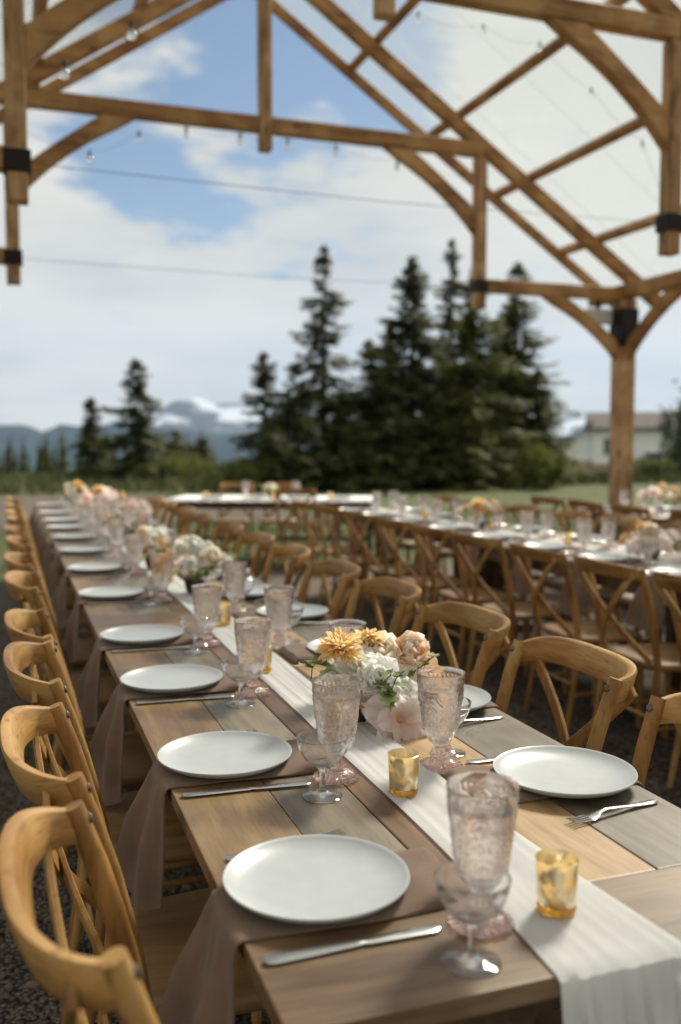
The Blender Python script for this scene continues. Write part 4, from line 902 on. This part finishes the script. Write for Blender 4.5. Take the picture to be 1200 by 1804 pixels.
def bloom(kind, parent, pos, nrm, sc=1.0, seed=0):
    rr = random.Random(seed)
    core = {'dahlia': 'p_gold', 'rose': 'p_peach', 'cream': 'p_cream', 'white': 'p_white', 'rhodo': 'p_gold', 'azalea': 'p_peach'}[kind]
    b = child({'dahlia': 'dahlia', 'rose': 'rose', 'cream': 'rose', 'white': 'carnation', 'rhodo': 'rhododendron_bloom', 'azalea': 'azalea_bloom'}[kind], CORE[core], parent, pos, rot_to(nrm, rr.uniform(0, 6)), sc)
    if kind == 'rhodo': pass
    if kind == 'dahlia':
        for i, (n, ti, s) in enumerate(((20, 104, 1.08), (20, 90, 1.08), (18, 74, 1.0), (16, 57, .88), (12, 38, .68), (8, 17, .48))): ring(b, P_DAHLIA, n, ti, .006, s, rr, zoff=.0022 * i)
    elif kind in ('rose', 'cream'):
        ms = P_ROSE if kind == 'rose' else P_CREAM
        for i, (n, ti, s, r_) in enumerate(((6, 74, 1.15, .008), (6, 54, 1.05, .008), (5, 36, .95, .009), (5, 22, .8, .009), (4, 10, .66, .006), (3, 2, .5, .003))): ring(b, ms, n, ti, r_, s, rr, zoff=.002 * i)
    elif kind == 'white':
        for i, (n, ti, s) in enumerate(((10, 94, 1.1), (10, 74, 1.05), (9, 54, 1.0), (7, 33, .92), (5, 12, .85))): ring(b, P_WHITE, n, ti, .004, s, rr, .2)
    elif kind == 'rhodo':
        ring(b, P_RHODO, 6, 70, .006, 1.05, rr, .08); ring(b, P_RHODO, 5, 46, .008, .82, rr, .08, .004)
        for k in range(3):
            a = 2 * math.pi * k / 3 + .5; q = Quaternion((0, 0, 1), a) @ Quaternion((1, 0, 0), R(30)); child('fleck', P_FLECK, b, (-math.sin(a) * .03, math.cos(a) * .03, .020), q)
    elif kind == 'azalea': ring(b, P_AZAL, 6, 58, .005, 1.0, rr)
    return b
def ivy_leaf_mesh(seed):
    mb = MB(); pts = [(0, 0), (.010, -.004), (.017, .004), (.012, .014), (.016, .024), (.006, .024), (0, .040), (-.006, .024), (-.016, .024), (-.012, .014), (-.017, .004), (-.010, -.004)]
    P = [(x, y, .25 * abs(x) - 3 * y * y) for x, y in pts]; c = (0, .012, 0); mb.add(P + [c], [(i, (i + 1) % 12, 12) for i in range(12)]); return mb.mesh('leaf', M['leaf'], fix=False)
IVY = [ivy_leaf_mesh(0)]
def sprig(parent, path, leaves, seed, name='ivy_sprig', rad=.0013, mat='twig', ls=1.0):
    rr = random.Random(seed); mb = MB(); mb.tube(path, rad, 6); b = mb.build(name, M[mat], parent); P = [Vector(p) for p in path]
    for k in range(leaves):
        u = (k + .7) / leaves * (len(P) - 1); i = min(int(u), len(P) - 2); p = P[i].lerp(P[i + 1], u - i)
        q = Quaternion((0, 0, 1), rr.uniform(0, 6.28)) @ Quaternion((1, 0, 0), rr.uniform(-1.0, .3)); child('leaf', IVY[0], b, p, q, ls * rr.uniform(.7, 1.15))
    return b
def vessel(e, r=.042, h=.055):
    mb = MB(); mb.lathe([(.0001, 0), (r * .75, 0), (r * .8, .004), (r, h * .6), (r * 1.05, h), (r, h), (r * .94, h * .6), (r * .7, .008), (.0001, .008)], 32); mb.build('bowl', M['black'], e)
def px_local(o, px, py, depth_off=0.0):
    """where a bloom of the bouquet stands: on the photo's line of sight, at the bouquet's own distance plus an offset"""
    r_ = rayd(px, py); d = (o.location.y + depth_off) / r_.y; return Vector((r_.x * d, r_.y * d, r_.z * d + CAM_H)) - o.location
FE = empty('flower_arrangement', (.785, 2.02, TZ + .006)); tag(FE, 'low flower arrangement with golden dahlias and pale pink rhododendron between two goblets', 'flowers', 'flower arrangements')
vessel(FE)
back = Vector((-.33, -.94, .2))
for i, (k, x, y, dy, n_, sc_) in enumerate([
    ('dahlia', 600, 1143, -.03, (-.12, -.24, 1), .98), ('dahlia', 650, 1128, .03, (.15, .3, 1), .74),
    ('rose', 717, 1150, .0, (.1, -.8, .55), 1.12), ('cream', 668, 1160, .03, (-.1, -.6, .8), 1.25), ('cream', 700, 1186, .05, (-.1, -.7, .7), 1.1),
    ('white', 630, 1180, -.02, (-.3, -.8, .6), 1.3), ('white', 664, 1196, -.06, (-.1, -1, .5), 1.4), ('white', 600, 1186, .03, (-.5, -.6, .6), 1.1), ('cream', 640, 1205, .02, (-.4, -.8, .3), 1.1),
    ('azalea', 745, 1193, -.01, (.3, -.8, .45), 1.3), ('azalea', 722, 1178, .04, (.1, -.8, .5), 1.1), ('azalea', 650, 1232, -.04, (-.5, -.9, .1), 1.0), ('azalea', 645, 1250, -.02, (-.7, -.7, -.3), .8),
    ('rhodo', 704, 1268, -.11, (.05, -.93, .36), 1.32), ('rhodo', 726, 1226, -.06, (.25, -.75, .6), 1.2), ('rhodo', 682, 1240, -.06, (-.3, -.85, .45), .85), ('white', 702, 1222, -.06, (0, -.9, .5), 1.35), ('cream', 664, 1220, .0, (-.4, -.7, .3), 1.2), ('white', 740, 1232, .02, (.5, -.6, .5), 1.2)]):
    bp_ = px_local(FE, x, y, dy); bloom(k, FE, bp_, n_, sc_, 100 + i)
    if k == 'dahlia' or y < 1180:
        mb = MB(); mb.tube([bp_ + Vector((0, 0, -.004)), bp_.lerp(Vector((0, 0, .06)), .5) + Vector((0, 0, .008)), Vector((bp_.x * .2, bp_.y * .2, .05))], .0022, 6); mb.build('stem', M['stem'], FE)
L_ = lambda *pts: [px_local(FE, x, y, d) for x, y, d in pts]
sprig(FE, L_((655, 1225, -.06), (672, 1205, -.10), (688, 1190, -.12), (692, 1178, -.12)), 2, 1, ls=.9)
sprig(FE, L_((672, 1205, -.1), (682, 1212, -.13), (684, 1222, -.14), (688, 1236, -.15)), 7, 2, ls=1.05)
sprig(FE, L_((690, 1215, -.1), (698, 1195, -.13), (712, 1182, -.13)), 3, 5, ls=.85)
sprig(FE, L_((600, 1190, .0), (575, 1172, -.04), (556, 1168, -.05), (550, 1178, -.06), (548, 1200, -.06)), 5, 3, ls=1.35)
sprig(FE, L_((722, 1188, -.07), (740, 1176, -.09), (753, 1166, -.09), (764, 1156, -.09)), 6, 4, ls=.95)
sprig(FE, L_((650, 1290, .0), (660, 1296, -.05)), 2, 6, ls=.6)
# smaller arrangements farther down the tables: blooms as single meshes
PM = {'dahlia': M['p_gold'], 'rose': M['p_peach'], 'cream': M['p_cream'], 'white': M['p_white'], 'rhodo': M['p_deep'], 'azalea': M['p_peach']}
def joined_bloom(kind, seed):
    tmp = empty('tmp'); b = bloom(kind, tmp, (0, 0, 0), (0, 0, 1), 1, seed); bpy.context.view_layer.update(); V, F, off = [], [], 0
    for o in [b] + list(b.children):
        mw = o.matrix_basis if o is not b else Matrix(); V += [(mw @ v.co)[:] for v in o.data.vertices]; F += [tuple(i + off for i in p.vertices) for p in o.data.polygons]; off = len(V)
    me = bpy.data.meshes.new('bloom_' + kind); me.from_pydata(V, [], F); me.materials.append(PM[kind])
    me.polygons.foreach_set('use_smooth', [True] * len(F))
    for o in list(b.children): bpy.data.objects.remove(o)
    bpy.data.objects.remove(b); bpy.data.objects.remove(tmp); return me
JB = {k: joined_bloom(k, 3) for k in ('dahlia', 'rose', 'cream', 'white', 'rhodo', 'azalea')}
JN = {'dahlia': 'dahlia', 'rose': 'rose', 'cream': 'rose', 'white': 'carnation', 'rhodo': 'rhododendron_bloom', 'azalea': 'azalea_bloom'}
def small_arr(x, y, label, kinds, seed, spread=.10, hmax=.17, z=TZ + .006):
    rr = random.Random(seed); e = empty('flower_arrangement', (x, y, z)); tag(e, label, 'flowers', 'flower arrangements'); vessel(e)
    n = len(kinds)
    for i, k in enumerate(kinds):
        a = 2 * math.pi * i * .382 * 1.618 + seed; f = math.sqrt((i + .5) / n); d = Vector((math.cos(a) * spread * f, math.sin(a) * spread * f, hmax - .085 * f * f + rr.uniform(-.015, .02)))
        child(JN[k], JB[k], e, d, rot_to((math.cos(a) * f, math.sin(a) * f - .25, .75 - .35 * f), rr.uniform(0, 6)), rr.uniform(.72, 1.1) * (1.0 if k == 'white' else .95))
    for k in range(9):
        a = rr.uniform(0, 6.28); sprig(e, [(0, 0, .06), (math.cos(a) * .07, math.sin(a) * .07, .11), (math.cos(a) * (spread + .04), math.sin(a) * (spread + .04), hmax * .6 + rr.uniform(-.06, .08))], 5, seed + k, ls=1.1)
small_arr(.70, 4.85, 'small white flower arrangement just behind the second one on the foreground table', ['white', 'white', 'cream', 'white', 'azalea', 'white'], 21, .08, .2)
small_arr(.75, 4.0, 'white and cream flower arrangement with green sprigs, second along the foreground table', ['white', 'cream', 'white', 'white', 'white', 'cream', 'azalea', 'white', 'white', 'rhodo', 'white', 'dahlia'], 11, .14, .21)
small_arr(.75, 6.25, 'blush pink flower arrangement with peach blooms in the middle of the foreground table', ['rhodo', 'rhodo', 'rose', 'rhodo', 'azalea', 'rhodo', 'white', 'rose', 'rhodo', 'azalea', 'white'], 12, .14, .24)
small_arr(.72, 7.9, 'tall pink and peach flower arrangement in the far half of the foreground table', ['rhodo', 'dahlia', 'rose', 'rhodo', 'azalea', 'white', 'rhodo', 'azalea', 'rose', 'rhodo'], 13, .18, .26)
small_arr(.62, 9.6, 'orange topped flower arrangement at the far end of the foreground table', ['azalea', 'dahlia', 'white', 'rose', 'white', 'azalea', 'white'], 14, .11, .24)
small_arr(3.36, 4.32, 'cream and white flower arrangement near the front of the second table', ['dahlia', 'white', 'cream', 'white', 'rhodo', 'azalea', 'white', 'rhodo', 'rose', 'white', 'rhodo'], 15, .17, .16)
small_arr(3.36, 6.33, 'white and orange flower arrangement on the far half of the second table', ['white', 'dahlia', 'white', 'azalea', 'rose', 'dahlia', 'white', 'azalea', 'cream', 'dahlia'], 16, .17, .2)
small_arr(5.75, 7.3, 'peach and white flower arrangement on the third table', ['rose', 'white', 'azalea', 'rhodo', 'white', 'rose', 'rhodo', 'white', 'azalea'], 17, .18, .22)
p = hc + hd * 1.16; small_arr(p.x, p.y, 'white flower arrangement on the head table before the trees', ['white', 'white', 'white', 'cream', 'white', 'azalea', 'rose'], 18, .09, .15)
